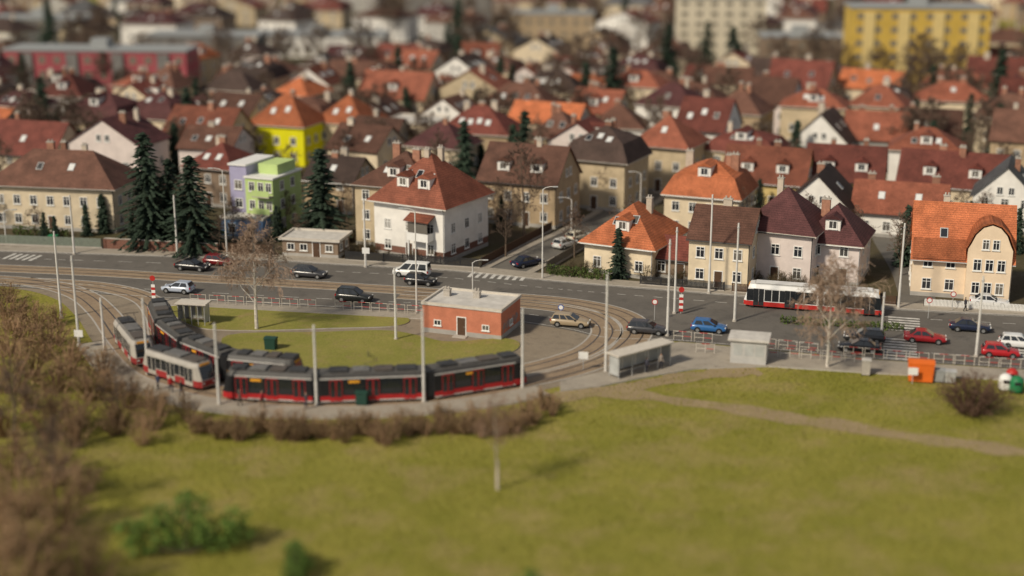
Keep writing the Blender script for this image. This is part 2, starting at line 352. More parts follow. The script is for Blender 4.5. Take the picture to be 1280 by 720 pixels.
def house(px, py, w, d, h, rk, rh, wm, rm, label, rot=-20, ridge='x', cols=(3, 2), st=2, name='house', chim=1, sky=0, dorm=0, near=1,
          cat='house', group=None, ov=.5, door=1, win=(1.15, 1.45), plinth='grey', pos=None, dormwall='white', upper=None):
    p = pos if pos else at(px, py); a = R(rot)
    c = Vector((p.x-sin(a)*d/2, p.y+cos(a)*d/2, 0))
    HF.append((c.x, c.y, .5*max(w, d)))
    root = thing(name, label, cat, c, a, group)
    wmat = W[wm]; rmat = RF.get(rm, FLATR)
    mb = MB()
    if rk == 'gable' and ridge == 'x': mb.prism_x([(-d/2, -.1), (d/2, -.1), (d/2, h), (0, h+rh), (-d/2, h)], -w/2, w/2)
    elif rk == 'gable': mb.prism_y([(-w/2, -.1), (w/2, -.1), (w/2, h), (0, h+rh), (-w/2, h)], -d/2, d/2)
    else: mb.box(-w/2, -d/2, -.1, w/2, d/2, h)
    mb.build('wall', wmat, root)
    if near:
        mb = MB(); e = .03
        mb.box(-w/2-e, -d/2-e, 0, w/2+e, -d/2-.002, .55); mb.box(w/2+.002, -d/2+.001, 0, w/2+e, d/2, .55); mb.box(-w/2-e, -d/2+.001, 0, -w/2-.002, d/2, .55)
        mb.build('plinth', W[plinth], root)
    Wd = w/2+ov; D = d/2+ov; m = min(Wd, D); t = .16
    mb = MB()
    if rk == 'gable':
        if ridge == 'x':
            sl = rh/(d/2); zf = lambda x, y: h+rh-abs(y)*sl+t
            mb.prism_x([(-D, h-ov*sl), (0, h+rh), (D, h-ov*sl), (D, h-ov*sl+t), (0, h+rh+t), (-D, h-ov*sl+t)], -w/2-.3, w/2+.3)
        else:
            sl = rh/(w/2); zf = lambda x, y: h+rh-abs(x)*sl+t
            mb.prism_y([(-Wd, h-ov*sl), (0, h+rh), (Wd, h-ov*sl), (Wd, h-ov*sl+t), (0, h+rh+t), (-Wd, h-ov*sl+t)], -d/2-.3, d/2+.3)
    elif rk == 'hip':
        zf = lambda x, y: h+t+rh*min(1, max(0, min(Wd-abs(x), D-abs(y))/m))
        rx, ry = max(.01, Wd-D), max(.01, D-Wd)
        ring = lambda X, Y, z: [(-X, -Y, z), (X, -Y, z), (X, Y, z), (-X, Y, z)]
        mb.loft([ring(Wd, D, h), ring(Wd, D, h+t)], 1, True); mb.loft([ring(Wd, D, h+t+.002), ring(rx, ry, h+t+rh)], 0, True)
    elif rk == 'mansard':
        q = min(1.5, m*.3)
        zf = lambda x, y: (lambda s: h+t+(.58*rh*s/q if s < q else .58*rh+.42*rh*min(1, (s-q)/(m-q))))(max(0, min(Wd-abs(x), D-abs(y))))
        rx, ry = max(.01, Wd-D), max(.01, D-Wd)
        ring = lambda X, Y, z: [(-X, -Y, z), (X, -Y, z), (X, Y, z), (-X, Y, z)]
        mb.loft([ring(Wd, D, h), ring(Wd, D, h+t)], 1, True)
        mb.loft([ring(Wd, D, h+t+.002), ring(Wd-q, D-q, h+t+.58*rh), ring(rx, ry, h+t+rh)], 0, True)
    else:
        zf = lambda x, y: h+.12
        mb.box(-Wd, -D, h, Wd, D, h+.12); e = .25
        mb.box(-Wd, -D, h+.121, Wd, -D+e, h+.35, 1); mb.box(-Wd, D-e, h+.121, Wd, D, h+.35, 1)
        mb.box(-Wd, -D+e, h+.121, -Wd+e, D-e, h+.35, 1); mb.box(Wd-e, -D+e, h+.121, Wd, D-e, h+.35, 1)
    roof = mb.build('roof', [rmat, TRIM], root)
    if rk != 'flat' and near:
        mb = MB()          # gutter along the front eave
        if not (rk == 'gable' and ridge == 'y'):
            zz = h-(ov*rh/(d/2) if rk == 'gable' else 0)+.03
            mb.tube([(-w/2-.3, -D-.07, zz), (w/2+.3, -D-.07, zz)], .07, 6)
            mb.tube([(w/2-.1, -d/2-.07, h), (w/2-.1, -d/2-.07, .2)], .05, 6)
            mb.build('gutter', DARK if rd.random() < .6 else STEEL, root)
    # chimneys
    for i in range(chim):
        if ridge == 'y' and rk == 'gable': x = rd.choice((-1, 1))*w*rd.uniform(.05, .16); y = d*rd.uniform(-.3, .35)
        else: x = w*rd.uniform(-.36, .36); y = d*rd.uniform(-.06, .2)
        if rk == 'hip': x *= .6
        zt = (h+rh+rd.uniform(.5, 1.0)) if rk != 'flat' else h+.8
        zb_ = zf(x, y)-.3; mb = MB()
        cw = rd.choice((.38, .55))
        mb.box(x-cw, y-.3, zb_, x+cw, y+.3, zt); mb.box(x-cw-.06, y-.36, zt+.001, x+cw+.06, y+.36, zt+.14, 1)
        for k in (-1, 1): mb.tube([(x+k*cw*.5, y, zt+.14), (x+k*cw*.5, y, zt+.45)], .11, 7, 1, True)
        mb.build('chimney', [CONC if rk == 'flat' else rd.choice((CHIM, CHIM, CHIMW)), CONC], roof)
    # roof windows
    for i in range(sky):
        if rk == 'gable' and ridge == 'y': x = w*.27; y = d*((i+.5)/sky-.5)*.75
        else:
            x = w*((i+.5)/sky-.5)*(.8 if rk == 'gable' else .5); y = -D*rd.uniform(.42, .6)
        ex = .02; P = Vector((x, y, zf(x, y)))
        n = Vector((-(zf(x+ex, y)-zf(x-ex, y))/(2*ex), -(zf(x, y+ex)-zf(x, y-ex))/(2*ex), 1)).normalized()
        u = Vector((0, 0, 1)).cross(n)
        if u.length < 1e-3: continue
        u.normalize(); v = n.cross(u); mb = MB()
        def slab(a_, b_, z0, z1, mi):
            vs = [P+u*(sx*a_)+v*(sy*b_)+n*z for z in (z0, z1) for sx, sy in ((-1, -1), (1, -1), (1, 1), (-1, 1))]
            mb.add(vs, [(3, 2, 1, 0), (4, 5, 6, 7), (0, 1, 5, 4), (1, 2, 6, 5), (2, 3, 7, 6), (3, 0, 4, 7)], mi)
        slab(.48, .68, -.05, .08, 0); slab(.38, .57, .081, .09, 1)
        mb.build('skylight', [STEEL, LAMP_W if rd.random() < .5 else GL], roof)
    # dormers
    for i in range(dorm):
        side = rk == 'gable' and ridge == 'y'
        L = d if side else w
        x = L*((i+.5)/dorm-.5)*(.85 if rk == 'gable' else .6)
        half = w/2 if side else d/2
        fy = -(half*.78); zb_ = (zf(-fy, 0) if side else zf(0, fy)) if rk != 'hip' else zf(0, fy)
        dw = .95; dh = 1.45; back = half*.78-.2
        mb = MB(); mb.box(-dw, 0, -.35, dw, back, dh, 0)
        mb.prism_y([(-dw-.2, dh+.001), (dw+.2, dh+.001), (0, dh+.65)], -.25, back, 1)
        dm = mb.build('dormer', [W[dormwall], rmat], root, (-fy, x, zb_) if side else (x, fy, zb_), pi/2 if side else 0)
        window(dm, 0, -.005, .2, 0, 1.1, 1.1, 0)
    # windows and a door
    faces = (('f', w, cols[0]), ('r', d, cols[1]), ('l', d, cols[1]))
    for face, L, n in faces:
        for s in range(st):
            z = .95+s*2.85
            if z+win[1] > h+.05: break
            for i in range(n):
                u = L*((i+.5)/n-.5)*.92
                x, y, rz = wallpt(face, u, w, d)
                if near and door and face == 'f' and s == 0 and i == n//2:
                    mb = MB(); mb.box(-.6, -.05, .02, .6, .02, 2.2, 1); mb.box(-.48, -.08, .03, .48, -.051, 2.08, 0)
                    dr = mb.build('door', [WOODD, WHITE], root, (x, y, .1), rz)
                    MB().box(.34, -.14, 1.0, .42, -.081, 1.06).build('handle', STEEL, dr)
                    MB().box(-.8, -.9, -.1, .8, -.051, .02).build('doorstep', CONC, dr)
                    continue
                window(root, x, y, z, rz, win[0], win[1], near)
        if rk == 'gable' and rh > 2.4 and ((ridge == 'y') == (face == 'f')):
            for u in ((-.8, .8) if L > 7.5 else (0,)):
                x, y, rz = wallpt(face, u, w, d); window(root, x, y, h+.35, rz, .9, 1.2, near)
    if upper:     # a differently coloured upper storey, proud of the wall below
        mb = MB(); e = .02; z0, um = upper
        mb.box(-w/2-e, -d/2-e, z0, w/2+e, -d/2-.001, h-.02); mb.box(w/2+.001, -d/2, z0, w/2+e, d/2, h-.02); mb.box(-w/2-e, -d/2, z0, -w/2-.001, d/2, h-.02)
        mb.build('upper_wall', W[um], root)
    return root

# ---- front row along the road
house(66, 288, 20, 10.5, 6.4, 'hip', 4.6, 'cream', 'brown', 'wide two storey cream house with brown hipped roof at the left edge', rot=-10, cols=(7, 3), chim=3, dorm=0, sky=2)
house(489, 310, 11, 11, 8.6, 'hip', 4.2, 'beige', 'brown', 'tall beige house with red brown roof behind the white house with balcony', rot=-22, cols=(4, 3), st=3, chim=2, sky=2, dorm=1)
hg = house(512, 323, 11.4, 11.4, 7.5, 'hip', 6.2, 'brick', 'terracotta', 'white house on low brick base with pointed terracotta roof and white balcony', rot=-30, cols=(3, 3), st=2, chim=2, sky=3, upper=(1.5, 'white'), dorm=2, ov=.8)
mb = MB(); mb.box(.6, -7.2, 3.0, 4.0, -5.73, 3.2); mb.box(.6, -7.2, 3.201, 4.0, -7.1, 4.1); mb.box(.6, -7.1, 3.201, .7, -5.73, 4.1); mb.box(3.9, -7.1, 3.201, 4.0, -5.73, 4.1)
mb.box(.7, -7.15, .0, .9, -6.95, 2.999); mb.box(3.7, -7.15, 0, 3.9, -6.95, 2.999); mb.build('balcony', WHITE, hg)
MB().prism_x([(-7.5, 5.7), (-5.74, 6.4), (-5.74, 6.55), (-7.5, 5.85)], .3, 4.3).build('balcony_roof', RF['terracotta'], hg)
MB().box(.75, -7.1, 4.12, 3.85, -7.0, 5.55, 0).build('balcony_glazing', GL, hg)
house(646, 282, 12.5, 10.5, 6.8, 'gable', 4.6, 'ochre', 'brown', 'brown walled house with red roof and white dormers behind the white house with balcony', rot=-22, cols=(4, 3), chim=2, dorm=2, sky=0)
house(742, 262, 10.5, 10, 7.6, 'mansard', 4.8, 'beige', 'dark', 'beige house with dark brown mansard roof at the side street bend', rot=-26, cols=(3, 3), chim=2, sky=3)
house(822, 240, 10, 10, 7.4, 'hip', 4.6, 'beige', 'terracotta', 'beige house with orange red hipped roof next up the side street', rot=-26, cols=(3, 3), chim=2, sky=1)
house(872, 213, 9, 10.5, 7.4, 'gable', 4.8, 'white', 'red', 'white house with steep dark red gable roof on the side street', rot=-26, ridge='x', cols=(3, 3), chim=1, sky=3)
house(915, 190, 10, 10, 7.2, 'hip', 4.4, 'ochre', 'brown', 'ochre house with brown hipped roof higher up the side street', rot=-26, cols=(3, 3), chim=2, near=0)
house(958, 172, 9, 10, 7.2, 'gable', 4.2, 'pink', 'brown', 'pinkish house with brown gable roof near the top of the side street', rot=-26, cols=(3, 3), chim=1, near=0)
house(992, 152, 13, 11, 7.2, 'gable', 5.2, 'beige', 'red', 'large beige house with wide red gable roof at the top of the side street', rot=-26, cols=(4, 3), chim=2, near=0, sky=2)
house(772, 345, 9.6, 11.5, 4.0, 'hip', 4.6, 'cream', 'orange', 'low broad cream bungalow with orange hipped roof on the street corner', rot=-27, ridge='y', cols=(3, 3), st=1, chim=1, sky=2, ov=.7, dorm=1)
house(838, 349, 5.5, 7, 2.9, 'gable', 2, 'brown', 'red', 'low red roofed garage between the orange roofed bungalow and the cream house', rot=-22, ridge='x', cols=(2, 1), st=1, chim=0, cat='garage', name='garage')
house(875, 298, 11, 10, 6, 'mansard', 4.6, 'cream', 'orange', 'cream house with orange mansard roof behind the corner bungalow', rot=-22, cols=(4, 3), chim=3, dorm=1, sky=0)
house(897, 360, 7.8, 9, 6.4, 'gable', 3.2, 'cream', 'brown', 'cream two storey house with brown gable roof left of the maroon roofed house', rot=-20, cols=(3, 2), chim=1, sky=0)
house(967, 354, 9.6, 9.5, 6.6, 'hip', 5, 'pink', 'maroon', 'pale pink house with pointed maroon hipped roof behind the bus', rot=-26, cols=(3, 3), chim=1, sky=0, dorm=0)
house(1035, 355, 7.6, 9, 5.2, 'hip', 4.3, 'pink', 'maroon', 'pinkish house with lower maroon roof and white dormer joined on the right', rot=-22, cols=(2, 2), chim=1, dorm=1)
hn = house(1199, 373, 11.8, 9.2, 5.4, 'gable', 5.6, 'peach', 'orange', 'pale peach house with bright orange roof and large curved front gable', rot=-14, cols=(4, 3), chim=1, sky=2, ov=.6)
gp = [(.5, 0), (5.7, 0), (5.7, 6.6), (5.35, 7.3), (4.9, 8.4), (4.1, 9.3), (3.1, 9.65), (2.1, 9.3), (1.3, 8.4), (.85, 7.3), (.5, 6.6)]
MB().prism_y(gp, -5.5, -4.63).build('front_gable', W['peach'], hn)
gq = [(.2, 6.5), (.65, 7.4), (1.1, 8.5), (2.0, 9.5), (3.1, 9.9), (4.2, 9.5), (5.1, 8.5), (5.55, 7.4), (6.0, 6.5), (6.0, 6.75), (5.65, 7.6), (5.2, 8.7), (4.25, 9.7), (3.1, 10.1), (1.95, 9.7), (1.0, 8.7), (.55, 7.6), (.2, 6.75)]
MB().prism_y(gq, -5.65, -1.4).build('gable_roof', RF['orange'], hn)
for z in (1.0, 3.9):
    for x in (1.7, 3.1, 4.5): window(hn, x, -5.5, z, 0, 1.0, 1.5, 1)
for x in (2.5, 3.7): window(hn, x, -5.5, 6.6, 0, .85, 1.3, 1)
MB().prism_x([(-5.25, 5.0), (-4.3, 7.4), (-4.25, 7.4), (-4.25, 5.0)], -6.0, .3).build('lower_tile_skirt', RF['orange'], hn)
# green and lilac modern house
p = at(314, 293); a = R(-22)
gh = thing('house', 'modern flat roofed house painted apple green and lilac', 'house', (p.x-sin(a)*4, p.y+cos(a)*4, 0), a); HF.append((p.x, p.y+4, 5))
MB().box(-.6, -4, 0, 4.0, 4, 8.4).build('wall', W['green'], gh); MB().box(-3.4, -3.6, 0, -.602, 4, 10).build('wall', W['purple'], gh)
mb = MB(); mb.box(-.75, -4.2, 8.401, 4.2, 4.2, 8.65); mb.box(-3.6, -3.8, 10.001, -.5, 4.2, 10.25); mb.build('roof', WHITE, gh)
MB().box(.2, -1.5, 8.66, 3.4, 3.6, 10.1).build('upper_storey', W['green'], gh)
for z in (1, 3.8, 6.5):
    for x in (.5, 2.0, 3.3): window(gh, x, -4, z, 0, 1.0, 1.4, 1)
    window(gh, -2.0, -3.6, z, 0, 1.3, 1.4, 1); window(gh, 4.0, -1.5, z, pi/2, 1.1, 1.4, 1); window(gh, 4.0, 1.5, z, pi/2, 1.1, 1.4, 1)
for z in (3.3, 5.9):
    mb = MB(); mb.box(1.2, -5.2, z, 4.0, -4.02, z+.15); mb.box(1.2, -5.2, z+.151, 4.0, -5.14, z+1.0, 1); mb.build('balcony', [CONC, W['green']], gh)
house(303, 300, 6.5, 5, 3, 'flat', 0, 'blue', 'felt', 'low sky blue annex in front of the green and lilac house', rot=-14, cols=(2, 1), st=1, chim=0, ov=.15, cat='annex', name='annex')
house(388, 322, 8.0, 5, 2.4, 'flat', 0, 'brown', 'felt', 'low brown bungalow with pale flat roof beside the road', rot=-12, cols=(4, 2), st=1, chim=0, ov=.4, cat='bungalow', name='bungalow', win=(1.1, 1.0))
ob = house(577, 420, 9.6, 6.4, 3.3, 'flat', 0, 'salmon', 'felt', 'salmon orange flat roofed service building inside the tram loop', rot=-20, cols=(3, 1), st=1, chim=2, ov=.12, cat='building', name='service_building', win=(.9, .7))
mb = MB()
for k in range(9):
    y0 = -2.6+k*.55; pts = [(4.815, y0+.25*sin(j*1.3+k)+j*.06, .55+.75*abs(sin(j*.9+k*1.7))+.1*j) for j in range(8)]
    mb.tube(pts, .035, 4)
mb.build('graffiti', GREYP, ob)

# ---- middle rows
MID = [
 (952, 262, 13, 9, 4.6, 'gable', 4.6, 'yellow', 'terracotta', 'long yellow house with terracotta roof and two gables', 'x', 2, 2, 0),
 (1052, 260, 12, 9, 4.6, 'gable', 4.6, 'yellow', 'red', 'yellow house with dull red roof right of the terracotta roofed yellow one', 'x', 2, 2, 0),
 (1018, 296, 9, 10, 4.6, 'gable', 4.4, 'white', 'dark', 'white gabled house with dark roof behind the pink houses', 'y', 1, 0, 1),
 (1120, 298, 13, 8.5, 3.8, 'gable', 3.6, 'white', 'terracotta', 'low white house with terracotta roof behind the bare right hand street trees', 'x', 2, 0, 2),
 (1185, 268, 16, 9, 4.6, 'gable', 4.4, 'cream', 'red', 'long cream terrace house with dark red roof and two white dormers', 'x', 3, 2, 0),
 (1252, 292, 9, 10, 5.4, 'gable', 4.4, 'white', 'grey', 'bright white gabled house with grey roof at the right edge', 'y', 1, 0, 1),
 (1022, 208, 10, 10, 4.6, 'gable', 4.8, 'white', 'dark', 'white gabled house with dark roof up the slope right of the side street', 'y', 1, 0, 2),
 (1092, 204, 11, 9, 4.6, 'gable', 4.2, 'grey', 'terracotta', 'grey house with terracotta roof beside the dark roofed white gable', 'x', 2, 0, 1),
 (1158, 200, 11, 9, 4.6, 'gable', 4.2, 'cream', 'brown', 'cream house with brown roof in the row above the long terrace', 'x', 1, 1, 1),
 (1268, 225, 9, 9, 7, 'gable', 4.4, 'ochre', 'brown', 'tall ochre house with brown roof cut by the right edge', 'x', 1, 0, 0),
 (1245, 142, 14, 10, 6.6, 'gable', 5.2, 'yellow', 'red', 'yellow house with big red gable roof at the upper right', 'x', 2, 1, 0),
 (347, 206, 11, 9.5, 7.0, 'hip', 5, 'lime', 'orange', 'brilliant lime yellow house with orange hipped roof', 'x', 1, 0, 2),
 (424, 200, 10, 9.5, 6.6, 'hip', 4.6, 'cream', 'orange', 'cream house with orange hipped roof right of the lime yellow house', 'x', 2, 0, 2),
 (245, 214, 13, 10, 6.5, 'gable', 4.2, 'beige', 'terracotta', 'beige house with terracotta roof left of the lime yellow house', 'x', 2, 0, 3),
 (262, 258, 9, 9, 6, 'hip', 3.4, 'brown', 'red', 'brown house with red roof behind the tall fir trees', 'x', 2, 0, 2),
 (25, 232, 14, 10, 5.6, 'gable', 4.6, 'cream', 'red', 'cream house with red roof behind the wide house at the left edge', 'x', 1, 0, 1),
 (118, 196, 12, 10, 6.4, 'mansard', 4.8, 'beige', 'maroon', 'beige house with maroon mansard roof at the upper left', 'x', 2, 1, 0),
 (190, 192, 10, 10, 6.4, 'mansard', 4.6, 'cream', 'maroon', 'cream house with maroon mansard roof next to the beige one', 'x', 2, 0, 2),
 (489, 162, 15, 10, 6.8, 'gable', 4.6, 'cream', 'terracotta', 'long cream house with terracotta gable roof near the dark conifer', 'x', 3, 1, 0),
 (462, 220, 9, 9, 5.6, 'gable', 4, 'cream', 'brown', 'cream house with brown roof behind the tall beige house', 'x', 2, 0, 2),
 (512, 200, 9, 8, 6.8, 'flat', 0, 'cream', 'felt', 'cream block with flat blue grey roof among the tiled roofs', 'x', 1, 0, 0),
 (412, 266, 8.5, 8, 5.2, 'gable', 3, 'ochre', 'dark', 'ochre house with dark roof behind the lone fir tree', 'x', 2, 0, 1),
 (590, 216, 13, 10, 6.8, 'hip', 4.2, 'ochre', 'red', 'ochre house with long red hipped roof above the white dormered house', 'x', 3, 0, 4),
 (640, 178, 15, 10, 6.8, 'hip', 4.2, 'beige', 'brown', 'beige house with long brown hipped roof in the centre rows', 'x', 3, 0, 3),
 (690, 222, 9, 9, 6.8, 'hip', 4.2, 'beige', 'brown', 'beige house with brown hipped roof left of the dark mansard house', 'x', 2, 0, 2),
]
for i, m_ in enumerate(MID):
    (px, py, w, d, h, rk, rh, wm, rm, lb, rg, ch, do, sk) = m_
    house(px, py, w, d, h, rk, rh, wm, rm, lb, rot=-20+rd.uniform(-5, 4), ridge=rg, cols=(max(2, int(w/3)), 3), st=2, chim=ch, dorm=do, sky=sk, near=1 if py > 225 else 0)

# ---- far blocks of flats and halls
def block(px, py, w, d, h, wm, label, floors, cols, rot=-8, band=None, cat='apartment block', name='apartment_block'):
    p = at(px, py); a = R(rot); c = Vector((p.x-sin(a)*d/2, p.y+cos(a)*d/2, 0))
    for k in range(5): q = (k/4-.5)*(w-d); HF.append((c.x+cos(a)*q, c.y+sin(a)*q, d*.6))
    root = thing(name, label, cat, c, a)
    MB().box(-w/2, -d/2, -.1, w/2, d/2, h).build('wall', W[wm] if isinstance(wm, str) else wm, root)
    mb = MB(); mb.box(-w/2-.3, -d/2-.3, h+.001, w/2+.3, d/2+.3, h+.5); mb.box(-2, -2, h+.501, 2, 2, h+2.6); mb.build('roof', GREYP, root)
    fh = h/floors
    for s in range(floors):
        for i in range(cols): window(root, w*((i+.5)/cols-.5), -d/2, s*fh+.8, 0, w/cols*.42, fh*.42, 2)
        for u in (-.25, .25): window(root, w/2, u*d, s*fh+.8, pi/2, 1.4, fh*.42, 2)
    if band:
        n = 4
        for i in range(n):
            x = w*((i+.5)/n-.5)
            MB().box(x-1.4, -d/2-.5, 0, x+1.4, -d/2-.16, h*.96).build('stair_panel', W[band] if isinstance(band, str) else band, root)
RASP = mat('raspberry_render', (.36, .085, .1), .9, .15, .3); GOLD = mat('golden_render', (.55, .37, .075), .9, .12, .3)
GREYD = mat('weathered_grey_render', (.19, .18, .17), .9, .15, .3); PALE = mat('pale_block_render', (.62, .55, .42), .9, .1, .3)
block(122, 120, 44, 11, 10.5, RASP, 'long raspberry red apartment block with grey panels at the upper left', 3, 12, -4, GREYD)
block(1145, 112, 33, 12, 19.5, GOLD, 'tall golden yellow apartment block at the upper right', 6, 8, -4, 'yellow')
block(900, 74, 25, 12, 17, PALE, 'pale cream tower block at the top of the photo', 6, 6, -4)
block(1000, 96, 20, 12, 10, 'brown', 'dull brown apartment block left of the golden one', 3, 5, -4)
block(393, 72, 40, 14, 6, 'white', 'long low white hall at the top left of centre', 1, 12, -3, cat='hall', name='hall')
block(45, 62, 30, 12, 9, GREYD, 'grey flat roofed block at the top left corner', 3, 8, -3)
block(255, 88, 30, 12, 9, GREYD, 'dark grey low block right of the raspberry red one', 2, 9, -3)
block(690, 50, 26, 12, 8, 'ochre', 'dull ochre block of flats at the top centre', 2, 7, -5)
block(560, 30, 30, 12, 10, GREYD, 'long grey block of flats along the top edge', 3, 8, -3)

# ---- back rows that fill the quarter
ROOFN = {'orange': 'orange', 'terracotta': 'terracotta', 'red': 'red', 'maroon': 'maroon', 'brown': 'brown', 'dark': 'dark brown', 'grey': 'grey'}
NO = [(-20, 118, 255, 148), (1050, 104, 1235, 150), (840, 70, 960, 112), (300, 68, 485, 98), (960, 92, 1060, 130), (640, 46, 740, 74), (285, 205, 402, 275)]
def free(x, y, r, k=1., gap=0.):
    return all(hypot(x-a, y-b) > (r+c)*k+gap for a, b, c in HF)
def on_street(x, y):
    return any(hypot(x-q.x, y-q.y) < 8 for q in ss) or any(hypot(x-q.x, y-q.y) < 7 for q in s2)
NH = [0]
def fill(py, step, scale, gap, jit=3):
    px = -40+rd.uniform(0, 30)
    while px < 1330:
        w = rd.uniform(8.5, 14)*scale; d = rd.uniform(8, 10)*scale; py_ = py+rd.uniform(-jit, jit)
        p = at(px, py_)
        if NH[0] < 215 and not any(a <= px <= c and b <= py_ <= e for a, b, c, e in NO) and free(p.x+1.5, p.y+d/2, max(w, d)/2, .95, gap) and not on_street(p.x, p.y+d/2):
            far = py < 100; NH[0] += 1
            rm = rd.choice(['brown', 'dark', 'red', 'maroon', 'grey', 'dark', 'dark', 'brown'] if far else ['orange', 'terracotta', 'terracotta', 'red', 'red', 'maroon', 'maroon', 'brown', 'brown', 'brown', 'dark', 'dark'])  # far roofs darker and greyer: haze and vignetting put into their colour
            wm = rd.choice(['cream', 'beige', 'grey', 'white', 'brown', 'ochre'] if far else ['cream', 'cream', 'cream', 'beige', 'white', 'white', 'pink'])
            rk = rd.choice(['gable', 'hip', 'hip', 'mansard', 'gable', 'hip'])
            lb = '%s house with %s %s roof in the %s' % (wm, ROOFN[rm], {'gable': 'gable', 'hip': 'hipped', 'mansard': 'mansard'}[rk], 'far rows' if far else 'soft back rows' if py < 140 else 'middle rows')
            house(px, py_, w, d, rd.uniform(5.8, 8.4), rk, rd.uniform(2.4, 4.), wm, rm, lb, rot=-20+rd.uniform(-9, 9), ridge=rd.choice('xxy'), cols=(3, 2), chim=rd.choice((1, 2)),
                  sky=rd.choice((0, 1, 2, 3)), dorm=rd.choice((0, 0, 1)) if not far else 0, near=0, group=lb+'s')
        px += step*rd.uniform(.75, 1.3)
for py in (238, 220, 203, 188, 174, 161, 149, 138, 128): fill(py, 20, 1., 2.3)
for py in (118, 108, 98): fill(py, 26, 1.05, 4.5)
for py in (86, 75, 64, 54, 44, 34, 24, 14, 5, -4): fill(py, 34, 1.3, 9., 2)

# ------------------------------------------------------------------ vehicles
def quadpanel(mb, pts, out, inset, mi=0):
    c = sum((Vector(p) for p in pts), Vector())/4
    mb.add([Vector(p)+(c-Vector(p))*inset+Vector(out) for p in pts], [(0, 1, 2, 3)], mi)
KIND = dict(hatch=(4.05, 1.74, 1.48, (-.475, .24), (-.40, .03), .0), sedan=(4.65, 1.8, 1.45, (-.37, .2), (-.22, .02), -.02), estate=(4.6, 1.78, 1.5, (-.475, .21), (-.41, .02), .0),
            suv=(4.5, 1.85, 1.72, (-.475, .22), (-.43, .04), .12), van=(4.9, 1.9, 1.95, (-.49, .37), (-.47, .17), .1))
_paint = {}
def paint(c):
    if c not in _paint: _paint[c] = mat('car_paint_%d' % len(_paint), c, .25, .06, 1, spec=.6)
    return _paint[c]
def car(px, py, kind, c, label, heading=None, flip=False, group='cars on and beside the main road'):
    L, Wd, Hh, xb, xt, up = KIND[kind]; hw = Wd/2
    rz = (road_a if heading is None else R(heading))+(pi if flip else 0)
    root = thing('car', label, 'car', at(px, py, 0.06)+Vector((0, 0, 0)), rz, group); pm = paint(c)
    z0 = .93+up
    ST_ = [(-.5, .40, .78, .84), (-.485, .32, .88, .92), (-.44, .26, z0, .97), (-.3, .23, z0+.02, 1), (.0, .23, z0, 1), (.22, .23, z0-.01, 1), (.38, .24, z0-.13, .98), (.46, .28, z0-.2, .93), (.49, .34, z0-.27, .86), (.5, .40, .60, .8)]
    if kind == 'van': ST_[6] = (.4, .24, z0-.02, .98); ST_[7] = (.47, .28, z0-.14, .93)
    rings = []
    for xf, zb, zt, wf in ST_:
        w = hw*wf; zm = zb+(zt-zb)*.55
        rings.append([(xf*L, y, z) for y, z in ((-w*.9, zb), (-w*.985, zb+.12), (-w, zm), (-w*.93, zt-.03), (-w*.8, zt), (w*.8, zt), (w*.93, zt-.03), (w, zm), (w*.985, zb+.12), (w*.9, zb))])
    body = MB().loft(rings).build('body', pm, root, smooth=True)
    zc = z0-.03; zt = Hh; bw = hw*.9; tw = hw*.74
    xa, xe = xb[0]*L, xb[1]*L; ya, ye = xt[0]*L, xt[1]*L
    mb = MB(); mb.loft([[(xa, -bw, zc), (xe, -bw, zc), (xe, bw, zc), (xa, bw, zc)], [(ya, -tw, zt-.06), (ye, -tw, zt-.06), (ye, tw, zt-.06), (ya, tw, zt-.06)],
        [(ya+.12, -tw*.85, zt), (ye-.15, -tw*.85, zt), (ye-.15, tw*.85, zt), (ya+.12, tw*.85, zt)]])
    mb.build('cabin', pm, root, bevel=.03, smooth=False)
    mb = MB(); quadpanel(mb, [(xe, -bw, zc+.03), (xe, bw, zc+.03), (ye, tw, zt-.06), (ye, -tw, zt-.06)], (.012, 0, .012), .1); mb.build('windscreen', CARGL, root)
    mb = MB(); quadpanel(mb, [(xa, bw, zc+.03), (xa, -bw, zc+.03), (ya, -tw, zt-.06), (ya, tw, zt-.06)], (-.012, 0, .01), .14); mb.build('rear_window', CARGL, root)
    for sg in (-1, 1):
        def sp(f, top):
            return (ya+(ye-ya)*f, sg*tw, zt-.06) if top else (xa+(xe-xa)*f, sg*bw, zc+.03)
        cuts = ((.04, .34), (.36, .63), (.65, .95)) if kind in ('estate', 'van', 'suv') else ((.1, .48), (.5, .93))
        for f0, f1 in cuts:
            mb = MB(); quadpanel(mb, [sp(f0, 0), sp(f1, 0), sp(f1, 1), sp(f0, 1)], (0, sg*.012, .004), .1); mb.build('side_window', CARGL, root)
        for xw in (-.3*L, .31*L):
            r = .32 if kind in ('suv', 'van') else .3
            MB().cyl_y(xw, r+.02, r+.07, sg*(hw-.12), sg*(hw+.004), 18).build('wheel_arch', BLACK, root)
            wh = MB().cyl_y(xw, r, r, sg*(hw-.15), sg*(hw+.02), 18).build('wheel', BLACK, root)
            MB().cyl_y(xw, r, r*.64, sg*(hw+.0205), sg*(hw+.03), 12).build('rim', CHROME, wh)
        MB().box(.47*L, sg*hw*.45, .62+up*.5, .493*L, sg*hw*.86, .76+up*.5).build('headlight', LAMP_W, root)
        MB().box(-.497*L, sg*hw*.6, .66+up*.5, -.47*L, sg*hw*.92, .88+up*.5).build('taillight', LAMP_R, root)
        MB().box(xe-.35, sg*(hw*.9), zc+.0, xe-.18, sg*(hw*1.1), zc+.14).build('mirror', DARK, root)
    MB().box(.498*L, -.5, .3, .503*L, .5, .48).build('grille', BLACK, root)
    MB().box(-.508*L, -.26, .5, -.5*L, .26, .61).build('number_plate', WHITE, root)
    return root
K_, NV, DG = (.012, .012, .014), (.015, .022, .05), (.045, .045, .05)
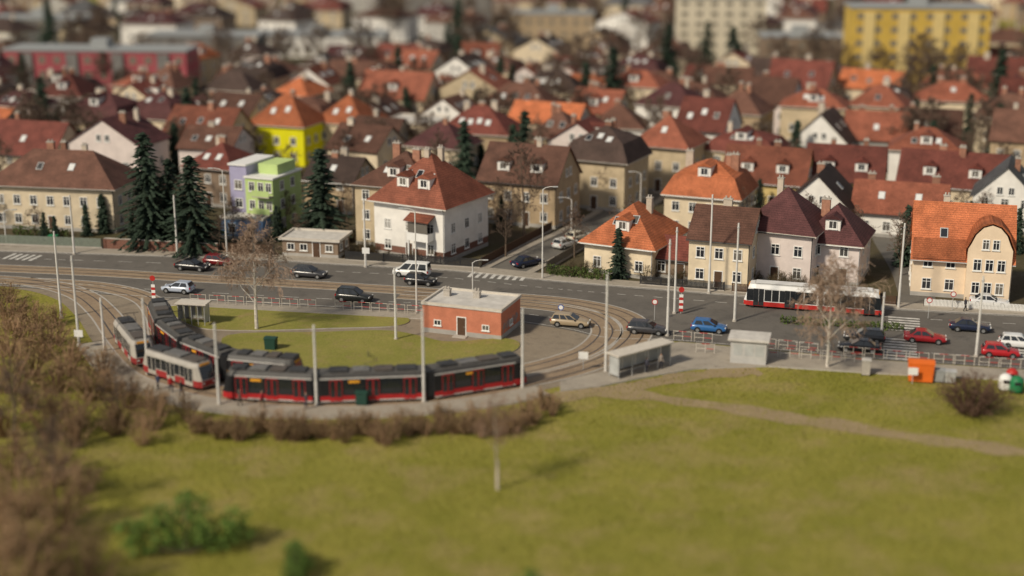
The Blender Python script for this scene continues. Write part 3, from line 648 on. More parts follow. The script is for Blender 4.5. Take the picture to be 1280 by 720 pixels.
car(241, 337, 'sedan', K_, 'black saloon car on the far lane left of the dark red hatchback')
car(274, 331, 'hatch', (.16, .012, .014), 'dark red hatchback on the far lane behind a black saloon')
car(387, 346, 'estate', DG, 'dark grey estate car alone on the far lane before the low brown bungalow')
car(515, 345, 'van', (.72, .72, .7), 'white minivan at the mouth of the side street', flip=True)
car(526, 355, 'hatch', K_, 'black hatchback just in front of the white minivan')
car(223, 365, 'hatch', (.42, .47, .56), 'pale silver blue hatchback on the near lane at left', flip=True)
car(443, 376, 'suv', (.02, .022, .02), 'black off road car on the near lane beside the birch')
car(560, 384, 'hatch', (.74, .74, .72), 'white hatchback half hidden behind the salmon service building')
car(713, 407, 'estate', (.36, .28, .18), 'beige estate car right of the salmon service building')
car(809, 416, 'estate', DG, 'dark grey estate car left of the bright blue hatchback')
car(886, 414, 'hatch', (.03, .13, .34), 'bright blue hatchback on the near lane')
car(1074, 439, 'sedan', K_, 'black saloon car nearest the railings on the right', flip=True)
car(1080, 426, 'estate', (.03, .03, .032), 'charcoal estate car just beyond the black saloon', flip=True)
car(1156, 427, 'sedan', (.33, .015, .02), 'red saloon car crossing the zebra crossing on the right')
car(1212, 413, 'sedan', NV, 'navy saloon car on the far lane at right')
car(1250, 445, 'hatch', (.42, .015, .02), 'red hatchback waiting in front of a white estate car at right')
car(1275, 434, 'estate', (.74, .74, .73), 'white estate car cut by the right edge')
car(1236, 382, 'sedan', (.62, .62, .62), 'silver car parked before the peach house', group='parked cars')
car(659, 332, 'sedan', NV, 'navy car turning in the side street', heading=38)
car(706, 309, 'hatch', (.6, .6, .58), 'light silver hatchback parked up the side street', heading=50)
car(722, 300, 'hatch', (.66, .62, .5), 'cream car parked above the silver one in the side street', heading=50)

def railcar(root, p0, p1, Wd, zb, z1, z2, z3, mats, nose=(0, 0), doors=(), wins=(), panto=False, name='body', units=3, gap=.3, doorm=None, unitm=None, trim=None, uh=.42):
    """one body section between two ground points; mats = skirt, band, cove, roof"""
    d = p1-p0; L = d.length-gap; c = (p0+p1)/2-root.location; rz = atan2(d.y, d.x); hw = Wd/2
    ring0 = [(-hw, zb), (-hw, z1), (-hw, z2), (-hw*.95, z2+.3*(z3-z2)), (-hw*.8, z3), (0, z3+.08), (hw*.8, z3), (hw*.95, z2+.3*(z3-z2)), (hw, z2), (hw, z1), (hw, zb)]
    segm = [0, 1, 2, 2, 3, 3, 2, 2, 1, 0, 0]
    lean = lambda z: .62*max(0, (z-z1))/(z3-z1)
    def st(x, wf, sgn, ln): return [(x-sgn*ln*lean(z), y*wf, z) for y, z in ring0]
    rings = []
    if nose[0]: rings += [st(-L/2, .74, -1, 1), st(-L/2+.45, .93, -1, .75), st(-L/2+1.4, 1, -1, 0)]
    else: rings += [st(-L/2, 1, -1, 0)]
    if nose[1]: rings += [st(L/2-1.4, 1, 1, 0), st(L/2-.45, .93, 1, .75), st(L/2, .74, 1, 1)]
    else: rings += [st(L/2, 1, 1, 0)]
    body = MB().loft(rings, 2, True, segm).build(name, list(mats), root, c, rz)
    for s, k in ((-1, 0), (1, 1)):
        if nose[k]:
            q = []
            for y, z in ((-.66, z1+.1), (.66, z1+.1), (.66, z2+.05), (-.66, z2+.05)): q.append((s*(L/2-lean(z)+.02), y*hw, z))
            MB().add(q, [(0, 1, 2, 3)]).build('windscreen', CARGL, body)
            MB().box(min(s*(L/2-.05), s*(L/2+.015)), -hw*.7, zb+.1, max(s*(L/2-.05), s*(L/2+.015)), hw*.7, z1-.02).build('front_panel', mats[0], body)
            for y in (-.55, .55): MB().box(min(s*(L/2-.05), s*(L/2+.03)), y*hw-.15, z1-.35, max(s*(L/2-.05), s*(L/2+.03)), y*hw+.15, z1-.18).build('headlight', LAMP_W, body)
            zz = z2+.1
            MB().box(min(s*(L/2-lean(zz)-.04), s*(L/2-lean(zz)+.04)), -.6, zz, max(s*(L/2-lean(zz)-.04), s*(L/2-lean(zz)+.04)), .6, zz+.2).build('destination_display', AMBER, body)
    a0 = -L/2+(1.4 if nose[0] else 0); a1 = L/2-(1.4 if nose[1] else 0)
    for sg in (-1, 1):
        y0, y1 = sorted((sg*(hw+.002), sg*(hw+.012)))
        for f0, f1 in wins: MB().box(f0*L-L/2, y0, z1+.1, f1*L-L/2, y1, z2-.12).build('side_window', CARGL, body)
        if trim:
            ya, yb = sorted((sg*(hw+.001), sg*(hw+.02)))
            MB().box(a0, ya, z2+.0, a1, yb, z2+.14).box(a0, ya, zb, a1, yb, zb+.14).build('trim_strip', trim, body)
        y0, y1 = sorted((sg*(hw+.002), sg*(hw+.03)))
        for f in doors:
            x = f*L-L/2; mb = MB()
            for k in (-1, 1):
                xa, xb_ = sorted((x+k*.02, x+k*.62)); mb.box(xa, y0, zb+.05, xb_, y1, z2-.06, 0)
                mb.box(xa+.055, y0-(.006 if sg < 0 else 0), zb+.5, xb_-.055, y1+(.006 if sg > 0 else 0), z2-.14, 1)
            mb.build('door', [doorm or TRED, CARGL], body)
    for i in range(units):
        x = L*((i+.5)/units-.5)*.86; l = L/units*rd.uniform(.3, .42)
        um = (unitm or [GREYP, DARK, STEEL])[i % 3]
        mb = MB(); mb.box(x-l, -hw*.6, z3+.06, x+l, hw*.6, z3+uh*rd.uniform(.75, 1.1))
        mb.build('roof_unit', um, body, bevel=.05)
    if panto:
        mb = MB()
        for y in (-.5, .5): mb.tube([(-.9, y, z3+.35), (.5, y*.8, z3+1.0), (-.4, y*.7, z3+1.65)], .035, 5)
        mb.tube([(-.4, -.9, z3+1.66), (-.4, .9, z3+1.66)], .04, 5); mb.build('pantograph', DARK, body)
    for f in (.2, .8):
        mb = MB(); x = f*L-L/2; mb.box(x-1.1, -hw*.85, .12, x+1.1, hw*.85, zb+.02)
        for dx in (-.8, .8):
            for sg in (-1, 1): mb.cyl_y(x+dx, .36, .33, sg*hw*.86, sg*hw*.93, 14)
        mb.build('bogie', BLACK, body)
    return body
TSIL = mat('tram_silver', (.55, .53, .5), .45, .1, 1)
TB = [TRED, mat('tram_window_band', (.02, .02, .022), .3, .1, 1), mat('tram_dark_cove', (.06, .057, .055), .5, .15, 1), mat('tram_roof_grey', (.1, .095, .09), .7, .2, 1)]
RU = [mat('roof_unit_dark', (.05, .05, .052), .6, .15, 2), mat('roof_unit_grey', (.16, .155, .15), .6, .15, 2), mat('roof_unit_brown', (.1, .085, .075), .7, .15, 2)]
def link(root, q, Wd, zt, dirv, name='bellows', hl=.42):
    rz = atan2(dirv.y, dirv.x); mb = MB()
    for k in range(6): mb.box(-hl+k*hl/3, -Wd/2*(.95 if k % 2 else .88), .4, -hl+(k+1)*hl/3, Wd/2*(.95 if k % 2 else .88), zt-(.0 if k % 2 else .06))
    mb.build(name, DARK, root, q-root.location, rz)
def lowfloor_tram(pts, label):
    P = [at(*p, .06) for p in pts]; c = sum(P, Vector())/len(P); c.z = .05
    root = thing('tram', label, 'tram', c)
    n = len(P)-1
    for i in range(n):
        railcar(root, P[i], P[i+1], 2.5, .28, .9, 2.62, 3.1, TB, (i == 0, i == n-1), (.22, .56, .86) if i == 0 else ((.15, .5, .85) if i < n-1 else (.14, .46, .78)),
                ((.31, .47), (.64, .79)) if i == 0 else ((.23, .42), (.58, .77)) if i < n-1 else ((.22, .38), (.53, .7)), i == 1, units=4, gap=.5, unitm=RU, trim=TSIL, uh=.26)
        if i: link(root, P[i], 2.5, 3.05, P[i+1]-P[i-1])
    for i in range(n):          # amber side displays
        d = P[i+1]-P[i]; rz = atan2(d.y, d.x); q = P[i]+d*(.39 if i != 1 else .33)-root.location
        for sg in (-1, 1):
            mb = MB(); y0, y1 = sorted((sg*1.266, sg*1.278)); mb.box(-.55, y0, 2.2, .55, y1, 2.46); mb.build('destination_display', AMBER, root, q, rz)
lowfloor_tram([(280, 495), (398, 501), (535, 496), (656, 477)], 'long red and black low floor tram on the outer track nearest the lawn')
lowfloor_tram([(198, 404), (209, 431), (238, 454), (290, 475), (382, 484)], 'red and black low floor tram bent round the inner track behind the front tram')
TC = [mat('old_tram_red', (.3, .03, .03), .5, .12, 1), mat('tram_cream', (.42, .39, .34), .5, .1, 1), mat('tram_cream_top', (.4, .37, .33), .5, .1, 1), mat('tram_roof_dull', (.22, .205, .19), .7, .15, 1)]
def old_tram(pa, pb, label):
    P = [at(*pa, .06), at(*pb, .06)]; c = (P[0]+P[1])/2; c.z = .05
    root = thing('tram', label, 'tram', c, group='coupled grey cream and red tram cars')
    railcar(root, P[0], P[1], 2.4, .35, 1.05, 2.4, 2.8, TC, (1, 1), (.2, .52, .82), ((.12, .145), (.26, .35), (.36, .46), (.585, .67), (.68, .76)), True, units=3, unitm=RU, doorm=TC[1], uh=.26)
old_tram((187, 463), (263, 487), 'leading grey cream older tram car with red skirt behind the long front tram')
old_tram((154, 424), (182, 459), 'trailing grey cream older tram car at the left bend')
# articulated bus
BW = mat('bus_white', (.74, .73, .71), .35, .06, 1)
BUSM = [SIGRED, BW, BW, mat('bus_roof', (.66, .65, .62), .6, .1, 1)]
b0, b1, b2 = at(928, 380, .05), at(1026, 387.5, .05), at(1106, 394, .05)
bus = thing('bus', 'white and red articulated bus passing the pink houses', 'bus', (b0+b2)/2)
railcar(bus, b0, b1, 2.5, .3, .85, 2.5, 2.9, BUSM, (1, 0), (.2, .62), ((.04, .13), (.28, .37), (.38, .47), (.48, .55), (.69, .8), (.81, .97)), units=1, gap=.5, doorm=DARK, unitm=[BW, BW, BW], uh=.2)
railcar(bus, b1, b2, 2.5, .3, .85, 2.5, 2.9, BUSM, (0, 1), (.3, .78), ((.03, .21), (.38, .53), (.54, .69), (.87, .97)), units=1, gap=.5, doorm=DARK, unitm=[BW, BW, BW], uh=.2)
link(bus, b1, 2.5, 2.85, b2-b0)

# ------------------------------------------------------------------ trees and shrubs
def rv3(r): return Vector((r.gauss(0, 1), r.gauss(0, 1), r.gauss(0, 1)))
def bare_tree(seed, H, spread, trunk_f=.28, droop=0., dens=1., tw=.02, rbf=.0135):
    r = random.Random(seed); tr = MB(); cr = MB()
    top = Vector((r.uniform(-.03, .03)*H, r.uniform(-.03, .03)*H, H*.93)); rb = H*rbf
    tp = [Vector((0, 0, -.2)), Vector((r.uniform(-.1, .1), r.uniform(-.1, .1), H*.2)), top*.45+rv3(r)*.08, top*.72+rv3(r)*.1, top]
    tr.tube(tp, [rb*1.25, rb, rb*.75, rb*.42, .02], 7)
    def pt(f):
        s = f*(len(tp)-1); i = min(int(s), len(tp)-2); return tp[i].lerp(tp[i+1], s-i)
    def branch(p, d, L, rad, lev, mb):
        pts = [p.copy()]; q = p.copy(); dd = d.copy(); n = 4 if lev < 2 else 3
        for k in range(n):
            dd = (dd+rv3(r)*.13+Vector((0, 0, .1 if lev < 2 else -.12*droop))).normalized(); q = q+dd*(L/n); pts.append(q.copy())
        mb.tube(pts, [max(rad*(1-.75*i/n), tw*.6) for i in range(n+1)], 5 if lev == 1 else 3)
        if lev >= 4: return
        m = int({1: 7, 2: 5, 3: 4}[lev]*dens)
        for k in range(m):
            f = r.uniform(.25, 1) if lev > 1 else .3+.7*(k+.5)/m
            s = f*n; i = min(int(s), n-1); b = pts[i].lerp(pts[i+1], s-i)
            ax = (pts[i+1]-pts[i]).normalized(); nd = (ax*.75+rv3(r).cross(ax).normalized()*.8+Vector((0, 0, .1-.25*droop*(lev-1)))).normalized()
            branch(b, nd, L*r.uniform(.4, .62), max(rad*.45, tw), lev+1, cr)
    nb = int(15*dens)
    for k in range(nb):
        f = trunk_f+(1-trunk_f)*.93*(k/nb); b = pt(f); a = k*2.4+r.uniform(-.4, .4)
        e = r.uniform(.45, .85)+.3*f
        d = Vector((cos(a)*cos(e), sin(a)*cos(e), sin(e)))
        L = spread*(1.15-.75*abs(f-.42)/.6)*r.uniform(.8, 1.15)*(1-.35*f)
        branch(b, d, max(L, .8), rb*.42*(1.2-f), 1, tr)
    return tr, cr
def tree_meshes(seed, H, spread, bark, twig, **k):
    t, c = bare_tree(seed, H, spread, **k)
    return t.mesh('trunk', bark), c.mesh('crown', twig)
def put_tree(ms, px, py, label, group=None, sc=1., pos=None, name='bare_tree', cat='tree'):
    r = thing(name, label, cat, pos or at(px, py), rd.uniform(0, 6.3), group, sc)
    place(ms[0], 'trunk', r); place(ms[1], 'crown', r); return r
birchA = tree_meshes(3, 13.5, 4.9, BIRCH, TWIGB, droop=1., dens=1.12, tw=.033); birchB = tree_meshes(5, 11, 4.6, BIRCH, TWIGB, droop=1., dens=1.1, tw=.033)
put_tree(birchA, 321, 412, 'leafless birch with white trunk on the loop lawn', name='birch_tree')
put_tree(birchB, 1034, 460, 'leafless birch with white trunk by the railings at right', name='birch_tree', sc=1.1)
bare = [tree_meshes(20+i, 9, 3.2, BARK, TWIG, dens=.85, tw=.028) for i in range(4)]
bfar = [tree_meshes(30+i, 10, 3.9, BARK, TWIG, dens=.9, tw=.05) for i in range(3)]
put_tree(bfar[0], 1147, 132, 'broad leafless tree before the golden yellow block', sc=1.65)
put_tree(bfar[2], 1098, 126, 'leafless tree left of the broad one before the golden block', sc=1.3); put_tree(bfar[1], 1195, 128, 'leafless tree right of the broad one before the golden block', sc=1.35)
put_tree(bfar[1], 1015, 112, 'leafless tree left of the golden yellow block', sc=1.5); put_tree(bfar[0], 972, 112, 'leafless tree before the dull brown block', sc=1.35); put_tree(bfar[2], 1048, 114, 'leafless tree at the left corner of the golden block', sc=1.3)
put_tree(bare[2], 762, 262, 'leafless tree before the dark mansard house', sc=1.0)
put_tree(bare[3], 655, 300, 'leafless tree right of the white house with balcony', sc=1.6)
put_tree(bare[0], 632, 322, 'leafless tree at the left corner of the side street', sc=.9)
put_tree(bare[1], 718, 322, 'leafless tree behind the clipped corner hedge', sc=.8)
put_tree(bare[1], 1068, 330, 'leafless tree beside the maroon roofed houses', sc=.9)
put_tree(bare[0], 1125, 345, 'leafless tree left of the peach house', sc=1.0)
put_tree(bare[2], 45, 300, 'leafless tree before the wide cream house', sc=.6)
sap = tree_meshes(43, 9.5, 2.3, mat('young_bark', (.36, .3, .24), .9, .25, 3), mat('young_twigs', (.24, .15, .1), .95, .2, 1), dens=.8, trunk_f=.42, tw=.03, rbf=.009)
sp_ = put_tree(sap, 622, 612, 'slender young tree standing alone on the lawn', sc=1.0, name='young_tree')
MB().tube([(0, 0, 0), (-.01, 0, 1.3), (-.02, 0, 2.7)], [.15, .14, .12], 8, 0, True).build('trunk_wrap', mat('pale_trunk_wrap', (.55, .48, .4), .9, .2, 2), sp_)

def conifer(seed, H, Rr, n_wh=34, shape=.85):
    r = random.Random(seed); tr = MB(); cr = MB()
    tr.tube([(0, 0, -.2), (0, 0, H*.5), (0, 0, H*.97)], [H*.018, H*.011, .02], 6)
    for i in range(n_wh):
        f = .04+.95*i/n_wh; z = H*f; L0 = Rr*(1-f)**shape*(1+.16*sin(i*1.9+seed))+.15; nb = 7 + int(5*(1-f))
        for k in range(nb):
            a = r.uniform(0, 6.283); L = L0*r.uniform(.55, 1.2); zz = z+r.uniform(-.25, .25)
            dx, dy = cos(a), sin(a); m = max(3, int(L/.42))
            for j in range(m):
                t = (j+.6)/m; x, y = dx*L*t, dy*L*t; zc = zz-.28*L*t*t+.1*t
                wv = .42*(1.15-t*.6)*r.uniform(.7, 1.3); tip = Vector((x+dx*.5, y+dy*.5, zc-.14+r.uniform(-.12, .06)))
                s = Vector((-dy, dx, 0))*wv; c = Vector((x, y, zc))
                cr.add([c-s+Vector((0, 0, r.uniform(-.25, 0))), tip, c+s+Vector((0, 0, r.uniform(-.25, 0))), c-Vector((dx, dy, 0))*.25+Vector((0, 0, .14))], [(0, 1, 3), (1, 2, 3)])
    return tr.mesh('trunk', BARK), cr.mesh('crown', FIR)
firA = conifer(1, 14, 3.9, 40, .7); firB = conifer(2, 10.5, 2.6, 32); firC = conifer(4, 8, 1.5, 26)
put_tree(firA, 188, 308, 'tallest dark fir left of the green and lilac house', sc=1.18, name='fir_tree')
put_tree(firA, 243, 314, 'broad dark fir right beside the tallest fir', sc=(1.2, 1.2, .98), name='fir_tree')
put_tree(firA, 216, 306, 'dark fir squeezed between its two bigger neighbours', sc=.9, name='fir_tree')
put_tree(firB, 404, 302, 'lone dark fir left of the tall beige house', sc=(1.6, 1.6, 1.3), name='fir_tree')
put_tree(firC, 772, 348, 'narrow small conifer before the corner bungalow', sc=.85, name='conifer')
put_tree(firB, 440, 158, 'dark conifer by the long terracotta roof', name='conifer', sc=1.3)
put_tree(firC, 732, 152, 'thin dark conifer left of the broader one at centre top', name='conifer', sc=1.6)
put_tree(firB, 764, 160, 'broad dark conifer at centre top', name='conifer', sc=1.6)
put_tree(firB, 914, 122, 'dark conifer below the cream tower block', name='conifer', sc=1.6)
put_tree(firB, 1245, 162, 'dark conifer before the yellow house with red roof', name='conifer', sc=1.6)
put_tree(firC, 1130, 332, 'small conifer left of the peach house', name='conifer', sc=1.05)
put_tree(firC, 130, 292, 'small conifer left of the tall firs', name='conifer', sc=.75)
put_tree(firC, 830, 238, 'small conifer on the side street', name='conifer', sc=.8)
put_tree(firC, 1275, 195, 'conifer at the right edge above the ochre house', name='conifer', sc=1.0)
put_tree(firB, 330, 102, 'dark conifer by the low white hall', name='conifer', sc=1.0)
put_tree(firC, 648, 205, 'conifer between the brown hipped roofs', name='conifer', sc=.9)

def shrub(seed, h, rr, stems=46, leaves=500, green=False):
    r = random.Random(seed); st = MB(); lf = MB()
    ends = []
    for i in range(stems):
        a = r.uniform(0, 6.283); k = r.random()**.6
        p0 = Vector((cos(a)*rr*.3*k, sin(a)*rr*.3*k, -.05)); p3 = Vector((cos(a)*rr*k*1.0, sin(a)*rr*k, h*(1.05-.5*k*k)*r.uniform(.6, 1.18)))
        p1 = p0.lerp(p3, .35)+Vector((0, 0, h*.12)); p2 = p0.lerp(p3, .7)+Vector((0, 0, h*.12))+rv3(r)*.06
        st.tube([p0, p1, p2, p3], [.035, .028, .022, .012], 3)
        for j in range(9):
            b = p0.lerp(p1, .5) if j == 0 else (p1.lerp(p2, r.random()) if j < 5 else p2.lerp(p3, r.random()))
            e = b+(rv3(r)*.28+Vector((cos(a)*.25, sin(a)*.25, .3)))*h*.28
            st.tube([b, b.lerp(e, .5)+rv3(r)*.04, e], [.018, .014, .008], 3); ends.append(e); ends.append(b.lerp(e, .5))
    for i in range(leaves):
        c = r.choice(ends)+rv3(r)*.14*h*.4; s = r.uniform(.04, .1)*(2.0 if green else 1.0)*(h/2.5)**.5
        u = rv3(r).normalized(); v = u.cross(rv3(r)).normalized()
        lf.add([c-u*s, c+v*s*.5, c+u*s, c-v*s*.5], [(0, 1, 2, 3)])
    return st, lf
SHR = []; GSH = []
for i in range(4):
    a, b = shrub(60+i, 2.4, 1.7, 36, 420); SHR.append((a.mesh('stems', SHTWIG), b.mesh('foliage', SHLEAF))); GSH.append((a.mesh('stems', GTWIG), b.mesh('foliage', GLEAF)))
def put_shrub(ms, px, py, label, group=None, sc=1., pos=None, name='shrub'):
    s3 = sc if isinstance(sc, tuple) else (sc, sc, sc)
    r = thing(name, label, 'shrub', pos or at(px, py), rd.uniform(0, 6.3), group, (s3[0]*rd.uniform(.9, 1.2), s3[1]*rd.uniform(.9, 1.2), s3[2]*rd.uniform(.7, 1.2)))
    place(ms[0], 'stems', r); place(ms[1], 'foliage', r)
TH = 'leafless brown shrub in the thicket round the left of the tram loop'
pts = [(0, 392, 1.5), (25, 398, 1.4), (8, 412, 1.6), (48, 412, 1.2), (30, 428, 1.6), (72, 430, 1.2), (60, 448, 1.5), (10, 445, 1.7), (96, 452, 1.1), (88, 470, 1.4), (35, 468, 1.6), (122, 468, 1.0), (128, 485, 1.2), (112, 500, 1.5),
       (70, 492, 1.6), (10, 490, 1.8), (40, 515, 1.7), (150, 496, 1.0), (160, 512, 1.2), (182, 512, 1.0), (205, 522, 1.1), (150, 530, 1.35), (228, 528, .9), (100, 530, 1.6), (60, 545, 1.7), (5, 540, 1.8), (195, 540, 1.15), (240, 545, 1.05),
       (75, 408, 1.0), (15, 380, 1.1), (140, 548, 1.2), (180, 552, 1.0), (90, 560, 1.5)]
for k in range(62):          # the low band under the tram loop
    px = 245+k*7.3; t = k/61
    pts.append((px, (537+11*sin(pi*min(1, t*1.25)) if t < .8 else 548-(t-.8)*165)+rd.uniform(-6, 7), rd.uniform(.6, 1.05)))
for i, (px, py, s) in enumerate(pts): put_shrub(SHR[i % 4], px+rd.uniform(-6, 6), py+rd.uniform(-4, 4), TH, 'thicket shrubs', s*rd.uniform(.8, 1.12))
for i, (px, py, s) in enumerate([(15, 595, 1.9), (65, 605, 1.7), (25, 645, 2.1), (75, 665, 1.7), (10, 695, 2.1), (55, 725, 1.9), (110, 745, 1.5), (5, 765, 2.3), (105, 615, 1.2)]):
    put_shrub(SHR[i % 4], px, py, 'tall leafless brown shrub in the blurred lower left corner', 'lower left corner shrubs', s)
a, b = shrub(71, 2.5, 2.4, 100, 1500); put_shrub((a.mesh('stems', mat('dark_red_twigs', (.13, .075, .05), .95, .3, .8)), b.mesh('foliage', mat('dark_dry_leaves', (.1, .06, .04), .95, .3, .8)),), 1214, 516, 'round leafless brown bush standing alone on the right of the lawn', None, (1.75, 1.75, 1.45), name='bush')
put_tree(bare[3], 150, 530, 'small leafless tree rising from the thicket left of the trams', sc=.8); put_tree(bare[2], 22, 560, 'leafless tree in the lower left thicket', sc=1.0); put_tree(bare[0], 70, 640, 'leafless tree in the blurred lower left corner', sc=1.0)
def leafy(seed, blobs, n):
    r = random.Random(seed); st = MB(); lf = MB()
    for (cx, cy, cz, rr) in blobs:
        st.tube([(0, 0, -.1), (cx*.4, cy*.4, cz*.5), (cx, cy, cz)], [.12, .08, .03], 5)
        for i in range(int(n*rr*rr)):
            d = rv3(r).normalized()*rr*(.45+.75*r.random()); d.z *= .8; c = Vector((cx, cy, cz))+d
            if c.z < .1: continue
            u = (d.normalized()+rv3(r)*.6).normalized(); v = u.cross(rv3(r)).normalized(); s = r.uniform(.1, .3)
            lf.add([c-u*s*.4, c+v*s*.45, c+u*s, c-v*s*.45], [(0, 1, 2, 3)])
    return st.mesh('stems', BARK), lf.mesh('foliage', LEAF)
lv = leafy(5, [(0, 0, 1.9, 1.5), (-1.9, .3, 1.6, 1.2), (1.8, -.2, 1.5, 1.3), (.7, .4, 3.5, 1.0), (-1.2, 0, 3.2, .9), (2.9, .3, 2.3, .8), (-3.0, 0, 2.4, .8), (.2, 0, 4.4, .6), (3.2, 0, 1.2, .8), (-2.6, .2, .9, .8)], 260)
put_shrub(lv, 232, 692, 'largest green evergreen bush in the blurred foreground', None, 1.15, name='evergreen_bush')
put_shrub(lv, 372, 722, 'smaller green evergreen bush right of the largest one', None, .8, name='evergreen_bush')
put_shrub(lv, 660, 770, 'green evergreen bush peeking over the bottom edge', None, .75, name='evergreen_bush')
# garden trees and shrubs between the houses
n = 0
for k in range(9000):
    if n >= 285: break
    px = rd.uniform(-10, 1290); py = rd.uniform(-5, 318) if rd.random() < .4 else rd.uniform(85, 318)
    p = at(px, py)
    if any(a <= px <= c and b <= py <= e for a, b, c, e in NO) and rd.random() < .6: continue
    if not free(p.x, p.y, 0.2, .97) or on_street(p.x, p.y): continue
    fy = 314+(px/1280)*82
    if py > fy-8: continue
    n += 1
    isfar = py < 130; far = 'far ' if isfar else ''
    q = rd.random()
    if q < .62: put_tree(rd.choice(bare if py > 215 else bfar), 0, 0, 'leafless garden tree between the %shouses' % far, 'leafless %sgarden trees' % far, rd.uniform(1.1, 1.6) if isfar else rd.uniform(.85, 1.3) if py < 250 else rd.uniform(.5, .9), pos=p)
    elif q < .84: put_tree(rd.choice((firC, firB)), 0, 0, 'conifer between the %shouses' % far, '%sgarden conifers' % far, rd.uniform(1.1, 1.7) if isfar else rd.uniform(.8, 1.35) if py < 250 else rd.uniform(.4, .7), pos=p, name='conifer')
    else: put_shrub(rd.choice(GSH), 0, 0, 'brown garden shrub between the %shouses' % far, 'brown %sgarden shrubs' % far, rd.uniform(.7, 1.2), pos=p)
px = 420
while px < 1150:          # planting behind the front fences
    fy = 331+(px-430)*.0795-11-rd.uniform(0, 12); p = at(px, fy)
    if free(p.x, p.y, .2, .82) and not on_street(p.x, p.y): put_shrub(rd.choice(GSH), 0, 0, 'dark garden shrub behind the front fences', 'front garden shrubs', rd.uniform(.45, .85), pos=p)
    px += rd.uniform(7, 15)

# ------------------------------------------------------------------ fences, walls and hedges
def run(name, label, cat, L, build):
    P = PX(L); c = P[0]; d = P[-1]-P[0]
    r = thing(name, label, cat, c, atan2(d.y, d.x)); build(r, d.length); return r
def brickwall(r, L):
    MB().box(0, -.15, 0, L, .15, 1.5).build('wall', BRICK, r); MB().box(-.05, -.2, 1.501, L+.05, .2, 1.6).build('coping', CONC, r)
    n = int(L/3)
    for i in range(n+1): MB().box(i*L/n-.2, -.22, 0, i*L/n+.2, -.151, 1.499).build('pier', BRICK, r)
def boards(m, h=1.5):
    def f(r, L):
        mb = MB(); n = int(L/.16)
        for i in range(n): mb.box(i*.16, -.02, .25, i*.16+.12, .02, h-rd.uniform(0, .03))
        mb.build('boards', m, r); MB().box(0, -.12, 0, L, .12, .24).build('base', CONC, r)
        k = max(1, int(L/2.6))
        for i in range(k+1): MB().box(i*L/k-.06, .021, 0, i*L/k+.06, .14, h).build('post', DARK, r)
    return f
def hedge(h):
    def f(r, L):
        q = random.Random(int(L*10)); mb = MB()
        for i in range(int(L*h*90)):
            c = Vector((q.uniform(0, L), q.uniform(-.45, .45), q.uniform(.05, h)+q.uniform(-.1, .1))); u = rv3(q).normalized(); v = u.cross(rv3(q)).normalized(); s = q.uniform(.08, .2)
            mb.add([c-u*s, c+v*s*.6, c+u*s, c-v*s*.6], [(0, 1, 2, 3)])
        mb.build('foliage', HEDGE, r)
        st = MB()
        for i in range(int(L*2)+1): st.tube([(i*.5, 0, 0), (i*.5+.1, .1, h*.9)], [.03, .015], 4)
        st.build('stems', BARK, r)
    return f
run('brick_wall', 'red brick garden wall with piers under the firs', 'wall', [(132, 311), (272, 318)], brickwall)
run('fence', 'grey green board fence before the wide cream house', 'fence', [(0, 306), (128, 311)], boards(mat('grey_green_paint', (.2, .23, .19), .8, .15, 2)))
run('fence', 'dark metal fence before the white house with balcony', 'fence', [(432, 326), (600, 336)], boards(DARK, 1.4))
run('fence', 'brown board fence right of the blue annex', 'fence', [(278, 317), (342, 320)], boards(WOODD, 1.6))
run('hedge', 'clipped green hedge at the corner bungalow', 'hedge', [(684, 344), (764, 352)], hedge(1.5))
run('fence', 'dark fence up the left side of the side street', 'fence', [(603, 334), (690, 288)], boards(WOODD, 1.4))
run('fence', 'grey fence up the right side of the side street', 'fence', [(684, 338), (752, 297)], boards(WOODG, 1.3))
run('fence', 'dark fence before the cream two storey house', 'fence', [(800, 357), (905, 365)], boards(DARK, 1.3))
run('fence', 'dark fence before the pink houses', 'fence', [(915, 366), (1120, 383)], boards(WOODD, 1.3))
run('fence', 'white picket fence before the peach house', 'fence', [(1155, 384), (1300, 393)], boards(WHITE, 1.1))
run('hedge', 'low dark hedge between the road and the railings', 'hedge', [(975, 404), (1130, 414)], hedge(.9))
run('hedge', 'green garden hedge at the left edge', 'hedge', [(18, 297), (88, 303)], hedge(1.9))

# ------------------------------------------------------------------ poles, lamps, signs
def pole(px, yt, yb, kind, label):
    h = (yb-yt)/(pxm(yb)*.965)
    r = thing('lamp_post' if kind != 'p' else 'catenary_pole', label, 'lamp post' if kind != 'p' else 'pole', at(px, yb), rd.choice((0, pi)) if kind == 'l' else 0, None)
    rb = .14 if kind == 'p' else .1
    MB().tube([(0, 0, 0), (0, 0, h*.3), (0, 0, h*.301), (0, 0, h)], [rb*1.15, rb*1.1, rb*.92, rb*.75], 10, 0, True).build('shaft', POLEM, r, smooth=False)
    MB().tube([(0, 0, 0), (0, 0, .25)], [rb*1.9, rb*1.7], 10, 0, True).build('base', CONC, r)
    if kind == 'p': MB().tube([(0, 0, h-.6), (0, 0, h-.45)], rb*1.15, 10, 0, True).build('collar', STEEL, r)
    else:
        s = 1 if kind in ('l', 'c') else -1
        MB().tube([(0, 0, h-.1), (s*.3, 0, h+.15), (s*.9, 0, h+.3), (s*1.6, 0, h+.3)], [.06, .05, .045, .04], 6).build('arm', POLEM, r)
        MB().box(s*1.6-.35, -.14, h+.22, s*1.6+.35, .14, h+.36).build('lamp_head', STEEL, r, bevel=.03)
